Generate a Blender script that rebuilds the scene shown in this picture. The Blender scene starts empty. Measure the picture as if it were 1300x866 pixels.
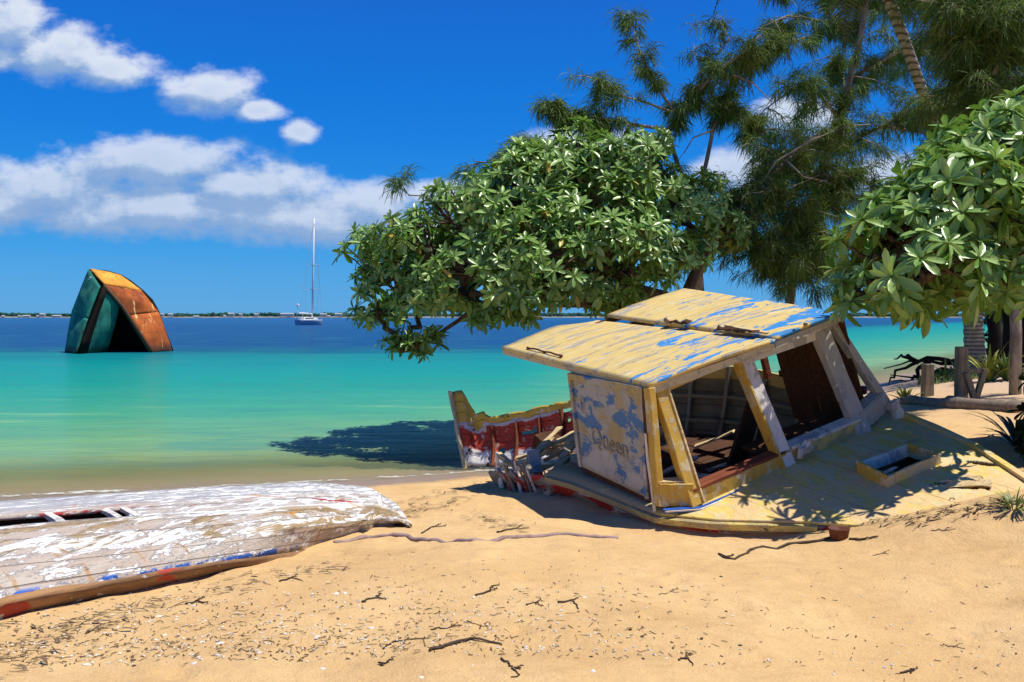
import bpy, math, random
import numpy as np
from mathutils import Vector, Matrix
random.seed(7); RNG = np.random.default_rng(7)
sc = bpy.context.scene
COL = sc.collection
PI = math.pi

# ------------------------------------------------------------------ camera model
F = 1100.0; CH = 2.4
PITCH = math.atan((433 - 402) / F)
CP, SP = math.cos(PITCH), math.sin(PITCH)
def ray(px, py):
    X = (px - 650) / F; U = (433 - py) / F
    return np.array([X, CP + U * SP, -SP + U * CP])
def at(px, py, Y):
    r = ray(px, py); t = Y / r[1]
    return np.array([r[0] * t, Y, CH + r[2] * t])
def atz(px, py, z):
    r = ray(px, py); t = (z - CH) / r[2]
    return np.array([r[0] * t, r[1] * t, z])
def sstep(a, b, x):
    t = np.clip((np.asarray(x, float) - a) / (b - a), 0, 1); return t * t * (3 - 2 * t)

# ------------------------------------------------------------------ terrain function
def shore_y(x):
    x = np.asarray(x, float)
    xs = [-4000, -12, -7, -3.5, -1, 1, 13, 60, 4000]
    ys = [10.2, 10.4, 11.2, 12.2, 12.9, 14.0, 30.2, 92, 6000]
    return np.interp(x, xs, ys)
def shore_d(x, y):
    x = np.asarray(x, float)
    s = 0.5 * (shore_y(x - .9) + shore_y(x + .9))
    ca = 1 - 0.41 * sstep(-.5, 3, x)
    return (s - np.asarray(y, float)) * ca
def vnoise(x, y, f, seed=0):
    x = np.asarray(x, float) * f + seed * 17.3; y = np.asarray(y, float) * f + seed * 9.1
    ix, iy = np.floor(x), np.floor(y); fx, fy = x - ix, y - iy
    fx = fx * fx * (3 - 2 * fx); fy = fy * fy * (3 - 2 * fy)
    def h(a, b):
        v = np.sin(a * 127.1 + b * 311.7 + seed * 74.7) * 43758.5453
        return v - np.floor(v)
    return (h(ix, iy) * (1 - fx) + h(ix + 1, iy) * fx) * (1 - fy) + (h(ix, iy + 1) * (1 - fx) + h(ix + 1, iy + 1) * fx) * fy - .5
BUMPS = []   # (x, y, sx, sy, h)
def terrain(x, y, fine=True):
    x = np.asarray(x, float); y = np.asarray(y, float)
    d = shore_d(x, y)
    s = 0.10 + 0.10 * sstep(2, 7, x) + 0.10 * sstep(7, 13, x)
    z = 1.15 * np.tanh(s * np.maximum(d, 0) / 1.15)
    z = z + np.where(d < 0, -3.0 * np.tanh(-0.07 * d / 3.0), 0)
    for bx, by, sx, sy, h in BUMPS:
        z = z + h * np.exp(-((x - bx) / sx) ** 2 - ((y - by) / sy) ** 2)
    if fine:
        near = np.exp(-np.maximum(np.hypot(x, y) - 14, 0) / 6)
        up = sstep(-.3, 1.0, d)
        z = z + near * up * (0.05 * vnoise(x, y, .8, 1) + 0.035 * vnoise(x, y, 2.1, 2) + 0.022 * vnoise(x, y, 5, 3) + 0.012 * vnoise(x, y, 11, 4))
        for fx, fy, r, a, dep in FOOT:
            dx, dy = x - fx, y - fy
            u = dx * math.cos(a) + dy * math.sin(a); v = -dx * math.sin(a) + dy * math.cos(a)
            q = (u / (r * 1.6)) ** 2 + (v / r) ** 2
            z = z - dep * np.exp(-q * 1.6) + dep * .45 * np.exp(-(np.sqrt(q) - 1.25) ** 2 * 6)
    return z
FOOT = []
for i in range(70):
    FOOT.append((RNG.uniform(-2.5, 5), RNG.uniform(3.2, 7.5), RNG.uniform(.05, .1), RNG.uniform(0, PI), RNG.uniform(.014, .034)))
BUMPS += [(1.5, 8.1, .8, .38, -.15), (2.25, 7.75, .5, .28, -.10), (.5, 9.1, .75, .5, -.16), (1.2, 8.55, .5, .35, -.07), (3.55, 7.25, .7, .4, .10), (4.5, 7.15, .7, .45, .11), (9.5, 19, 3.5, 3, .12)]
def gz(x, y): return float(terrain(np.array([x]), np.array([y]))[0])
def ground(px, py):
    r = ray(px, py); t = 2.0; o = np.array([0, 0, CH])
    ts = np.concatenate([np.arange(2.5, 40, .02), np.arange(40, 300, .5)])
    P = o + r * ts[:, None]
    hit = np.nonzero(P[:, 2] < terrain(P[:, 0], P[:, 1]))[0]
    return P[hit[0]] if len(hit) else P[-1]

# ------------------------------------------------------------------ mesh builder
class MB:
    def __init__(s): s.v = []; s.f = []; s.n = 0; s.mi = []
    def add(s, V, Fc, mi=0):
        V = np.asarray(V, float).reshape(-1, 3); s.v.append(V)
        s.f += [tuple(i + s.n for i in f) for f in Fc]; s.mi += [mi] * len(Fc); s.n += len(V)
    def tube(s, pts, rad, n=6, mi=0, cap=True):
        P = np.asarray(pts, float); k = len(P)
        rad = np.full(k, rad, float) if np.isscalar(rad) else np.asarray(rad, float)
        T = np.gradient(P, axis=0); T /= np.linalg.norm(T, axis=1)[:, None] + 1e-9
        a = np.cross(T[0], [0, 0, 1.0])
        if np.linalg.norm(a) < .1: a = np.cross(T[0], [1.0, 0, 0])
        V = []; ang = np.arange(n) * 2 * PI / n
        for i in range(k):
            a = a - T[i] * np.dot(a, T[i]); a /= np.linalg.norm(a) + 1e-9
            b = np.cross(T[i], a)
            V.append(P[i] + rad[i] * (np.cos(ang)[:, None] * a + np.sin(ang)[:, None] * b))
        Fc = [(i * n + j, i * n + (j + 1) % n, (i + 1) * n + (j + 1) % n, (i + 1) * n + j) for i in range(k - 1) for j in range(n)]
        if cap: Fc += [tuple(range(n))[::-1], tuple((k - 1) * n + j for j in range(n))]
        s.add(np.concatenate(V), Fc, mi)
    def beam(s, P0, P1, up, w, t, mi=0, taper=1.0, segs=1, jit=0):
        P0 = np.asarray(P0, float); P1 = np.asarray(P1, float); d = P1 - P0
        u = np.asarray(up, float); dn = d / np.linalg.norm(d); u = u - dn * np.dot(u, dn); u /= np.linalg.norm(u); b = np.cross(dn, u)
        V = []
        for i in range(segs + 1):
            f = i / segs; c = P0 + d * f; k = 1 + (taper - 1) * f
            j = RNG.normal(0, jit, (4, 3)) if jit else np.zeros((4, 3))
            for q, (x, y) in enumerate(((-1, -1), (1, -1), (1, 1), (-1, 1))):
                V.append(c + u * x * w / 2 * k + b * y * t / 2 * k + j[q])
        Fc = []
        for i in range(segs):
            o = i * 4
            Fc += [(o + q, o + (q + 1) % 4, o + 4 + (q + 1) % 4, o + 4 + q) for q in range(4)]
        o = segs * 4
        Fc += [(3, 2, 1, 0), (o, o + 1, o + 2, o + 3)]
        s.add(V, Fc, mi)
    def grid(s, G, mi=0):
        G = np.asarray(G, float); a, b = G.shape[:2]
        Fc = [(i * b + j, (i + 1) * b + j, (i + 1) * b + j + 1, i * b + j + 1) for i in range(a - 1) for j in range(b - 1)]
        s.add(G.reshape(-1, 3), Fc, mi)
    def mesh(s, name):
        me = bpy.data.meshes.new(name)
        me.from_pydata(np.concatenate(s.v).tolist() if s.v else [], [], s.f)
        return me
    def build(s, name, mats, parent=None, smooth=False, bevel=0, solid=0, loc=None):
        me = s.mesh(name)
        mats = mats if isinstance(mats, (list, tuple)) else [mats]
        for m in mats: me.materials.append(m)
        if len(mats) > 1: me.polygons.foreach_set('material_index', s.mi)
        if smooth: me.polygons.foreach_set('use_smooth', [True] * len(me.polygons))
        me.update()
        return link(name, me, parent, bevel, solid, loc)
def link(name, me, parent=None, bevel=0, solid=0, loc=None):
    o = bpy.data.objects.new(name, me); COL.objects.link(o)
    if parent: o.parent = parent
    if loc is not None: o.location = loc
    if solid:
        m = o.modifiers.new('solid', 'SOLIDIFY'); m.thickness = solid; m.offset = -1
    if bevel:
        m = o.modifiers.new('bevel', 'BEVEL'); m.width = bevel; m.segments = 2; m.limit_method = 'ANGLE'
    return o
def tag(o, label, cat, group=None, kind=None):
    o['label'] = label; o['category'] = cat
    if group: o['group'] = group
    if kind: o['kind'] = kind
    return o
def empty(name, loc, label, cat, group=None):
    o = bpy.data.objects.new(name, None); COL.objects.link(o); o.location = loc; o.empty_display_size = .1
    return tag(o, label, cat, group)
def npmesh(name, V, Q, mats, parent=None, smooth=True, attrs=None, loc=None):
    """fast mesh from numpy verts and equal-size faces"""
    me = bpy.data.meshes.new(name); k = Q.shape[1]
    me.vertices.add(len(V)); me.vertices.foreach_set('co', V.astype(np.float32).ravel())
    me.loops.add(Q.size); me.loops.foreach_set('vertex_index', Q.astype(np.int32).ravel())
    me.polygons.add(len(Q)); me.polygons.foreach_set('loop_start', np.arange(0, Q.size, k, dtype=np.int32))
    me.polygons.foreach_set('use_smooth', [smooth] * len(Q))
    for m in (mats if isinstance(mats, (list, tuple)) else [mats]): me.materials.append(m)
    for an, av in (attrs or {}).items():
        a = me.attributes.new(an, 'FLOAT', 'POINT'); a.data.foreach_set('value', av.astype(np.float32))
    me.update(calc_edges=True); me.validate()
    return link(name, me, parent, loc=loc)

# ------------------------------------------------------------------ material helpers
def srgb(r, g, b):
    f = lambda c: ((c / 255 + .055) / 1.055) ** 2.4 if c > 10.3 else c / 255 / 12.92
    return (f(r), f(g), f(b), 1)
class NT:
    def __init__(s, tree): s.t = tree; s.n = tree.nodes; s.l = tree.links
    def node(s, typ, **kw):
        nd = s.n.new(typ)
        for k, v in kw.items():
            if k == 'inp':
                for i, val in v.items(): s.set(nd.inputs[i], val)
            else: setattr(nd, k, v)
        return nd
    def set(s, sock, val):
        if isinstance(val, bpy.types.NodeSocket): s.l.new(val, sock)
        else: sock.default_value = val
    def math(s, op, a, b=0, c=0, clamp=False):
        nd = s.node('ShaderNodeMath', operation=op, use_clamp=clamp)
        for i, v in enumerate((a, b, c)): s.set(nd.inputs[i], v)
        return nd.outputs[0]
    def vmath(s, op, a, b=(0, 0, 0)):
        nd = s.node('ShaderNodeVectorMath', operation=op); s.set(nd.inputs[0], a); s.set(nd.inputs[1], b); return nd.outputs[1 if op in ('DOT_PRODUCT', 'LENGTH', 'DISTANCE') else 0]
    def obj(s): return s.node('ShaderNodeTexCoord').outputs['Object']
    def mapping(s, vec, scale=(1, 1, 1), loc=(0, 0, 0), rot=(0, 0, 0)):
        nd = s.node('ShaderNodeMapping'); s.set(nd.inputs[0], vec); s.set(nd.inputs[1], loc); s.set(nd.inputs[2], rot); s.set(nd.inputs[3], scale); return nd.outputs[0]
    def noise(s, vec, scale, detail=4, rough=.6, dist=0):
        nd = s.node('ShaderNodeTexNoise'); s.set(nd.inputs['Vector'], vec); s.set(nd.inputs['Scale'], scale); s.set(nd.inputs['Detail'], detail); s.set(nd.inputs['Roughness'], rough); s.set(nd.inputs['Distortion'], dist); return nd.outputs['Fac']
    def smooth(s, x, a, b, lo=0, hi=1):
        nd = s.node('ShaderNodeMapRange', interpolation_type='SMOOTHSTEP'); s.set(nd.inputs[0], x); s.set(nd.inputs[1], a); s.set(nd.inputs[2], b); s.set(nd.inputs[3], lo); s.set(nd.inputs[4], hi); return nd.outputs[0]
    def mix(s, f, a, b, mode='MIX'):
        nd = s.node('ShaderNodeMix', data_type='RGBA', blend_type=mode); s.set(nd.inputs[0], f); s.set(nd.inputs[6], a); s.set(nd.inputs[7], b); return nd.outputs[2]
    def ramp(s, x, stops):
        nd = s.node('ShaderNodeValToRGB'); s.set(nd.inputs[0], x); e = nd.color_ramp.elements
        while len(e) < len(stops): e.new(.5)
        for el, (p, c) in zip(e, stops): el.position = p; el.color = c
        return nd.outputs[0]
    def bump(s, h, strength=.3, dist=.01, normal=None):
        nd = s.node('ShaderNodeBump'); s.set(nd.inputs['Height'], h); s.set(nd.inputs['Strength'], strength); s.set(nd.inputs['Distance'], dist)
        if normal is not None: s.set(nd.inputs['Normal'], normal)
        return nd.outputs[0]
    def attr(s, name): return s.node('ShaderNodeAttribute', attribute_name=name).outputs['Fac']
    def sep(s, v):
        nd = s.node('ShaderNodeSeparateXYZ'); s.set(nd.inputs[0], v); return nd.outputs
def newmat(name):
    m = bpy.data.materials.new(name); m.use_nodes = True; m.node_tree.nodes.clear()
    t = NT(m.node_tree); out = t.node('ShaderNodeOutputMaterial')
    return m, t, out
def principled(t, out, color, rough=.7, normal=None, spec=.3, alpha=None, metal=0):
    p = t.node('ShaderNodeBsdfPrincipled'); t.set(p.inputs['Base Color'], color); t.set(p.inputs['Roughness'], rough)
    t.set(p.inputs['Specular IOR Level'], spec); t.set(p.inputs['Metallic'], metal)
    if normal is not None: t.set(p.inputs['Normal'], normal)
    if alpha is not None: t.set(p.inputs['Alpha'], alpha)
    if out: t.l.new(p.outputs[0], out.inputs[0])
    return p
def peel(name, base, layers, rough=.7, grain=(3, 60, 60), vec=None, bumpk=.5, grime=.35, seam=None):
    """paint worn through in layers. layer = (colour, scale xyz, threshold, softness, bias vec, bias offset)"""
    m, t, out = newmat(name); v = t.obj()
    col = base; h = None
    g = t.noise(t.mapping(v, grain), 1, 5, .65)
    col = t.mix(t.smooth(g, .35, .75, 0, grime), col, tuple(c * .45 for c in base[:3]) + (1,))
    for i, (c, scl, thr, soft, bias, off) in enumerate(layers):
        nz = t.noise(t.mapping(v, scl, (i * 3.7, i * 1.9, i * 5.1)), 1, 6, .68, .4)
        if bias is not None: nz = t.math('ADD', nz, t.math('ADD', t.vmath('DOT_PRODUCT', v, bias), off))
        f = t.smooth(nz, thr, thr + soft)
        n2 = t.noise(t.mapping(v, (9, 9, 9), (i, 2, 3)), 1, 3)
        cc = t.mix(t.smooth(n2, .3, .8, 0, .3), c, tuple(x * .6 for x in c[:3]) + (1,))
        col = t.mix(f, col, cc)
        h = f if h is None else t.math('ADD', h, f)
    if seam:
        sv_ = t.math('ADD', t.sep(v)[seam[0]], t.math('MULTIPLY', t.math('SUBTRACT', t.noise(v, 2.5, 3), .5), .03)); sm_ = t.smooth(t.math('PINGPONG', t.math('ADD', sv_, 20.07), seam[1] / 2), .010, .003); sn_ = t.smooth(t.noise(v, 6, 4, .7), .38, .55)
        col = t.mix(t.math('MULTIPLY', sm_, t.math('MULTIPLY', sn_, seam[2])), col, (.09, .06, .035, 1)); h = t.math('SUBTRACT', h, t.math('MULTIPLY', sm_, 1.5))
    spot = t.noise(v, 55, 3, .7)
    col = t.mix(t.smooth(spot, .66, .74, 0, .55), col, (.05, .04, .03, 1))
    hh = t.math('ADD', t.math('MULTIPLY', g, .8), h if h is not None else 0.0)
    principled(t, out, col, rough, t.bump(hh, bumpk, .006), .25)
    return m
def wood(name, c1, c2, scl=(2, 25, 25), rough=.85, bumpk=.6):
    m, t, out = newmat(name); v = t.obj()
    n = t.noise(t.mapping(v, scl), 1, 6, .7, .6); n2 = t.noise(v, 3, 3)
    col = t.mix(t.smooth(n, .3, .7), c1, c2)
    col = t.mix(t.smooth(n2, .4, .8, 0, .5), col, tuple(c * .4 for c in c1[:3]) + (1,))
    principled(t, out, col, rough, t.bump(n, bumpk, .01), .2)
    return m
def plain(name, c, rough=.6, spec=.3, var=.25, scale=8):
    m, t, out = newmat(name); n = t.noise(t.obj(), scale, 4)
    principled(t, out, t.mix(t.smooth(n, .3, .75, 0, 1), c, tuple(x * (1 - var) for x in c[:3]) + (1,)), rough, t.bump(n, .15, .01), spec)
    return m

CREAM = (.50, .42, .22, 1); BLUE = (.03, .16, .55, 1); YEL = (.55, .36, .06, 1); WHITE = (.70, .71, .68, 1)
GREYW = (.36, .35, .32, 1); RED = (.42, .03, .02, 1); BROWN = (.12, .05, .025, 1); DKB = (.05, .025, .015, 1)
M = {}
M['roof'] = peel('roof_paint', (.62, .46, .165, 1), [
    ((.36, .32, .26, 1), (1.5, 8, 3), .545, .05, None, 0),
    ((.50, .36, .13, 1), (1.2, 2.5, 2), .62, .1, None, 0),
    ((.66, .54, .29, 1), (2, 9, 4), .60, .04, None, 0),
    ((.03, .22, .54, 1), (1.5, 4.4, 4), .585, .02, (.035, -.055, 0), .100),
    ((.62, .56, .42, 1), (4, 18, 9), .61, .02, None, 0)], .65, (3, 22, 12), seam=(1, .78, .8))
M['side'] = peel('wheelhouse_side_paint', (.38, .295, .135, 1), [
    ((.36, .35, .31, 1), (2.6, 2.6, 3), .41, .09, (0, 0, -.08), .05),
    ((.07, .17, .33, 1), (3.0, 2.3, 4.2), .52, .035, (0, -.01, .02), .0),
    ((.58, .45, .22, 1), (5, 3, 6), .62, .03, None, 0),
    ((.46, .43, .37, 1), (4, 3, 3), .55, .08, (0, 0, -.75), .28)], .6, (12, 12, 3))
M['yellow'] = peel('yellow_frame_paint', (.52, .33, .06, 1), [
    ((.55, .46, .26, 1), (4, 4, 3), .52, .05, None, 0),
    ((.40, .36, .28, 1), (7, 7, 4), .60, .03, None, 0),
    ((.16, .10, .05, 1), (9, 9, 5), .66, .03, None, 0)], .6, (20, 20, 4))
M['white'] = peel('white_frame_paint', (.66, .62, .55, 1), [
    ((.40, .38, .35, 1), (5, 5, 3), .55, .04, None, 0),
    ((.50, .33, .08, 1), (6, 6, 4), .64, .02, None, 0),
    ((.12, .08, .05, 1), (12, 12, 6), .66, .02, None, 0)], .6, (20, 20, 4))
M['grey'] = peel('grey_frame_paint', (.40, .385, .345, 1), [
    ((.30, .30, .29, 1), (5, 5, 3), .56, .06, None, 0),
    ((.72, .71, .68, 1), (8, 8, 5), .64, .02, None, 0),
    ((.10, .08, .06, 1), (12, 12, 6), .67, .02, None, 0)], .6, (20, 20, 4))
M['deck'] = peel('yellow_deck_paint', (.70, .51, .14, 1), [
    ((.62, .52, .27, 1), (3.5, 1.6, 3), .49, .06, None, 0),
    ((.40, .33, .20, 1), (1.3, 5, 3), .63, .05, None, 0),
    ((.68, .47, .22, 1), (3, 3, 3), .52, .07, (-.02, -.07, 0), -.02),
    ((.14, .11, .07, 1), (8, 8, 8), .67, .02, None, 0)], .55, (20, 5, 20), seam=(0, .55, .45))
M['bluetrim'] = peel('blue_trim_paint', (.02, .10, .42, 1), [((.55, .45, .2, 1), (5, 5, 5), .6, .03, None, 0), ((.6, .58, .55, 1), (9, 9, 9), .64, .03, None, 0)], .6)
M['hull_near'] = peel('near_hull_paint', (.26, .225, .18, 1), [
    ((.42, .03, .02, 1), (1.6, 1.2, 2), .475, .03, None, 0),
    ((.55, .53, .50, 1), (5, 1.5, 7), .57, .03, None, 0),
    ((.07, .05, .04, 1), (6, 3, 8), .63, .03, None, 0)], .65)
M['strake'] = peel('rub_strake_paint', (.36, .29, .15, 1), [
    ((.55, .44, .14, 1), (3, 1.5, 4), .52, .06, (0, -.12, 0), .0),
    ((.30, .27, .22, 1), (8, 4, 8), .60, .03, None, 0),
    ((.10, .06, .04, 1), (10, 5, 9), .66, .03, None, 0)], .65)
M['wood_grey'] = wood('weathered_timber', (.50, .37, .20, 1), (.24, .17, .09, 1))
M['wood_pale'] = wood('pale_timber', (.78, .60, .32, 1), (.42, .30, .14, 1))  # albedo raised so the loose timbers under the roof look sunlit
M['wood_dark'] = wood('dark_brown_boards', (.11, .05, .025, 1), (.05, .022, .012, 1))
M['wood_red'] = wood('red_brown_timber', (.26, .07, .03, 1), (.12, .035, .018, 1))
M['panel_grey'] = peel('inner_hull_paint', (.22, .20, .14, 1), [((.12, .10, .06, 1), (3, 3, 3), .58, .1, None, 0)], .7)
M['cream'] = peel('cream_trim_paint', (.52, .44, .27, 1), [((.36, .32, .24, 1), (5, 5, 5), .53, .05, None, 0), ((.14, .10, .06, 1), (10, 10, 10), .66, .03, None, 0)], .65)
M['rust'] = peel('rusty_metal', (.10, .05, .03, 1), [((.22, .08, .03, 1), (12, 12, 12), .5, .1, None, 0)], .8)
M['board_end'] = wood('splintered_board', (.42, .34, .24, 1), (.20, .15, .10, 1))
M['letter'] = peel('faded_lettering', (.20, .18, .135, 1), [((.36, .31, .20, 1), (14, 14, 9), .47, .06, None, 0)], .7)

# =================================================================== GROUND AND WATER
def coords(lo, hi, step, far):
    a = np.arange(lo, hi + 1e-6, step); out = []; s = step; x = hi
    while x < far: s *= 1.35; x += s; out.append(x)
    neg = []; s = step; x = lo
    while x > -far: s *= 1.35; x -= s; neg.append(x)
    return np.array(neg[::-1] + a.tolist() + out)
gx = coords(-7, 9, .05, 6000); gy = coords(2.6, 14.5, .05, 6000)
X, Y = np.meshgrid(gx, gy, indexing='ij')
Z = terrain(X, Y)
def quads(a, b):
    i = np.arange(a - 1)[:, None] * b + np.arange(b - 1)[None, :]
    return np.stack([i, i + b, i + b + 1, i + 1], -1).reshape(-1, 4)
m, t, out = newmat('beach_sand'); v = t.obj(); d = t.attr('shore')
n1 = t.noise(v, 1.1, 4); n2 = t.noise(v, 9, 5, .7); n3 = t.noise(v, 260, 2, .8); n4 = t.noise(v, 60, 4, .7)
col = t.mix(t.smooth(n1, .3, .7), (.73, .49, .225, 1), (.64, .41, .175, 1))
n5 = t.noise(t.mapping(v, (.5, 1.4, 1), (4, 4, 0)), 1, 5, .7, .4); col = t.mix(t.smooth(n5, .52, .70, 0, .45), col, (.50, .31, .13, 1)); col = t.mix(t.smooth(n2, .42, .78, 0, .5), col, (.48, .30, .13, 1))
col = t.mix(t.smooth(n3, .56, .72, 0, .6), col, (.26, .15, .07, 1))
col = t.mix(t.smooth(n3, .44, .28, 0, .5), col, (.80, .60, .34, 1))
col = t.mix(t.smooth(n4, .66, .76, 0, .5), col, (.30, .19, .08, 1))
pale = t.smooth(t.sep(v)[0], 6, 11)
col = t.mix(pale, col, (.56, .40, .27, 1))
dd = t.math('ADD', d, t.math('MULTIPLY', t.math('SUBTRACT', n1, .5), 1.0))
wet = t.smooth(dd, 1.25, .55)
col = t.mix(wet, col, (.30, .215, .15, 1))
under = t.smooth(d, .1, -1.5)
col = t.mix(under, col, (.34, .26, .12, 1))
p = principled(t, out, col, t.math('SUBTRACT', .95, t.math('MULTIPLY', wet, .45)), t.bump(t.math('ADD', t.math('MULTIPLY', n3, .35), t.math('ADD', n4, t.math('MULTIPLY', n2, 2.2))), .8, .016), .2)
M['sand'] = m
g = npmesh('ground', np.stack([X, Y, Z], -1).reshape(-1, 3), quads(len(gx), len(gy)), M['sand'], attrs={'shore': shore_d(X, Y).ravel()})
g['kind'] = 'structure'

wx = coords(-9, 9, .25, 7000); wy = coords(9, 60, .5, 8000)
wx2, wy2 = np.meshgrid(wx, wy[wy > 5], indexing='ij')
m, t, out = newmat('sea_water'); v = t.obj(); d = t.attr('shore')      # d negative offshore
x, y, z = t.sep(v)
off = t.math('MULTIPLY', d, -1)
big = t.noise(t.mapping(v, (.05, .16, 1)), 1, 4, .6); mid = t.noise(t.mapping(v, (.35, 1.1, 1)), 1, 4, .6)
ow = t.math('ADD', off, t.math('MULTIPLY', t.math('SUBTRACT', big, .5), t.math('MULTIPLY', off, .38)))
inv = t.math('DIVIDE', 10, t.math('ADD', t.math('MAXIMUM', ow, 0), 10))      # 1 at the shore, 0 far out
S = lambda r, g_, b: tuple(c * .68 for c in srgb(r, g_, b)[:3]) + (1,)
col = t.ramp(inv, [(0.0, S(20, 92, 162)), (.05, S(8, 74, 140)), (.135, S(8, 74, 136)), (.163, S(10, 96, 132)), (.185, S(10, 136, 142)), (.24, S(12, 158, 152)), (.34, S(34, 168, 146)), (.50, S(84, 178, 136)), (.68, S(136, 184, 126)), (.84, S(168, 182, 122)), (1.0, S(186, 178, 120))])
pat = t.noise(t.mapping(v, (.12, .38, 1), (3, 8, 0)), 1, 5, .65)
col = t.mix(t.smooth(mid, .35, .7, 0, .25), col, (.02, .16, .20, 1)); col = t.mix(t.math('MULTIPLY', t.smooth(pat, .52, .68, 0, .5), t.smooth(off, .5, 4)), col, (.03, .20, .17, 1)); col = t.mix(t.math('MULTIPLY', t.smooth(pat, .44, .3, 0, .35), t.smooth(off, 22, 3)), col, (.42, .55, .22, 1))
lipn = t.noise(t.mapping(v, (1.3, 3, 1)), 1, 5, .7); lip = t.math('MULTIPLY', t.smooth(t.math('ABSOLUTE', t.math('SUBTRACT', off, t.math('MULTIPLY', t.math('SUBTRACT', lipn, .35), 1.2))), .09, .02), t.smooth(lipn, .42, .56))
foam = t.math('MULTIPLY', t.smooth(t.noise(t.mapping(v, (.09, .5, 1)), 1, 5, .75), .74, .79), t.smooth(off, 30, 60))
col = t.mix(foam, col, (.6, .7, .75, 1))
col = t.mix(t.math('MULTIPLY', lip, .8), col, (.75, .75, .68, 1)); alpha = t.math('MAXIMUM', t.smooth(off, -.1, 4.6, .15, 1.0), t.math('MULTIPLY', lip, .8))
rip = t.noise(t.mapping(v, (1.5, 5, 1)), 1, 4, .6, .3); rip2 = t.noise(t.mapping(v, (.25, .9, 1)), 1, 3, .6)
hgt = t.math('ADD', t.math('MULTIPLY', rip, .06), t.math('MULTIPLY', rip2, .14))
nrm = t.bump(hgt, .7, 1.0)
df = t.node('ShaderNodeBsdfDiffuse'); t.set(df.inputs[0], col); t.set(df.inputs['Normal'], nrm)
gl = t.node('ShaderNodeBsdfGlossy'); gl.inputs['Roughness'].default_value = .12; t.set(gl.inputs['Normal'], nrm)
fr = t.node('ShaderNodeFresnel'); fr.inputs[0].default_value = 1.2; t.set(fr.inputs['Normal'], nrm)
mg = t.node('ShaderNodeMixShader'); t.set(mg.inputs[0], t.math('MULTIPLY', fr.outputs[0], .30, clamp=True)); t.l.new(df.outputs[0], mg.inputs[1]); t.l.new(gl.outputs[0], mg.inputs[2])
tp = t.node('ShaderNodeBsdfTransparent'); ma = t.node('ShaderNodeMixShader'); t.set(ma.inputs[0], alpha); t.l.new(tp.outputs[0], ma.inputs[1]); t.l.new(mg.outputs[0], ma.inputs[2]); t.l.new(ma.outputs[0], out.inputs[0])
M['water'] = m
w = npmesh('sea_water', np.stack([wx2, wy2, np.zeros_like(wx2)], -1).reshape(-1, 3), quads(*wx2.shape), M['water'], attrs={'shore': shore_d(wx2, wy2).ravel()})
w['kind'] = 'structure'

# =================================================================== MAIN WRECK
O = np.array([2.862669, 8.961757, 0.869689])
R = np.array([[0.861519, 0.44644, 0.241818], [0.480057, -0.871327, -0.101657], [-0.165319, -0.203665, 0.964982]])
def B(u, v, w): return np.array([u, -v, w])                      # boat frame: x = to port, y = aft, z = up
def Wd(u, v, w): return O + np.array([u, v, w]) @ R
def L(P):                                                       # world -> boat mesh coordinates
    q = R @ (np.asarray(P) - O); return B(*q)
boat = empty('wrecked_boat', O.tolist(), 'broken yellow and blue wooden boat with windowed wheelhouse, heeled over on the beach', 'boat')
boat.matrix_world = Matrix(((R[0][0], -R[1][0], R[2][0], O[0]), (R[0][1], -R[1][1], R[2][1], O[1]), (R[0][2], -R[1][2], R[2][2], O[2]), (0, 0, 0, 1)))
# roof: two halves meeting on the centreline
def slab(name, A, Bc, C, D, nu=26, nv=20, lump=.006, edge=None):
    mb = MB(); G = np.zeros((nu, nv, 3))
    for i in range(nu):
        for j in range(nv):
            a, b = i / (nu - 1), j / (nv - 1)
            p = (A * (1 - a) + Bc * a) * (1 - b) + (D * (1 - a) + C * a) * b
            p = p + np.array([0, 0, .03 * math.sin(PI * b) * .6 + lump * (vnoise(p[0], p[1], 2.3, 5) * 2 + vnoise(p[0], p[1], 7, 6))])
            if edge: p = p + edge(a, b, p)
            G[i, j] = p
    mb.grid(G); return mb
rA = B(-1.405, -3.306, 1.19); rB = B(-1.40, -.28, 1.235); rMf = B(.144, -.15, 1.30); rM1 = B(-.06, -3.54, 1.20)
rC = B(1.36, -.345, 1.265); rD = B(1.40, -3.07, 1.315); rM2 = B(.05, -3.02, 1.285); rMf2 = B(.15, -.15, 1.315)
def edge1(a, b, p):   # ragged aft corner by the centreline
    k = max(0, b - .7) / .3 * max(0, .12 - a) / .12
    return np.array([0, -.38 * k + (.02 * vnoise(p[0] * 9, 0, 3, 2) if a == 0 else 0), 0])
slab('r', rA, rB, rMf, rM1, edge=edge1).build('roof_panel', M['roof'], boat, True, 0, .045)
slab('r', rM2, rMf2, rC, rD).build('roof_panel', M['roof'], boat, True, 0, .045)
dn = np.array([0, 0, -.045])
mb = MB()
mb.beam(rA + dn + [.02, 0, -.02], rB + dn + [.02, .02, -.02], (0, 0, 1), .055, .045, segs=8, jit=.003)
mb.beam(rB + dn + [0, .04, -.035], rMf + dn + [0, .04, -.035], (0, 0, 1), .08, .05, segs=6, jit=.003)
mb.build('roof_edge_trim', M['cream'], boat, bevel=.006)
mb = MB(); mb.beam(rMf + dn + [0.02, .045, -.035], rC + dn + [0, .045, -.035], (0, 0, 1), .08, .05, segs=6, jit=.003)
mb.build('roof_edge_trim', M['grey'], boat, bevel=.006)
mb = MB(); mb.tube([rA * (1 - f) + rB * f + np.array([.10, 0, .03 + .006 * math.sin(f * 60)]) for f in np.linspace(.16, .43, 10)], .011, 6)
for f in (.17, .3, .42): mb.beam(rA * (1 - f) + rB * f + [.10, 0, .0], rA * (1 - f) + rB * f + [.10, 0, .03], (1, 0, 0), .03, .03)
mb.build('grab_rail', M['rust'], boat)
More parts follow.
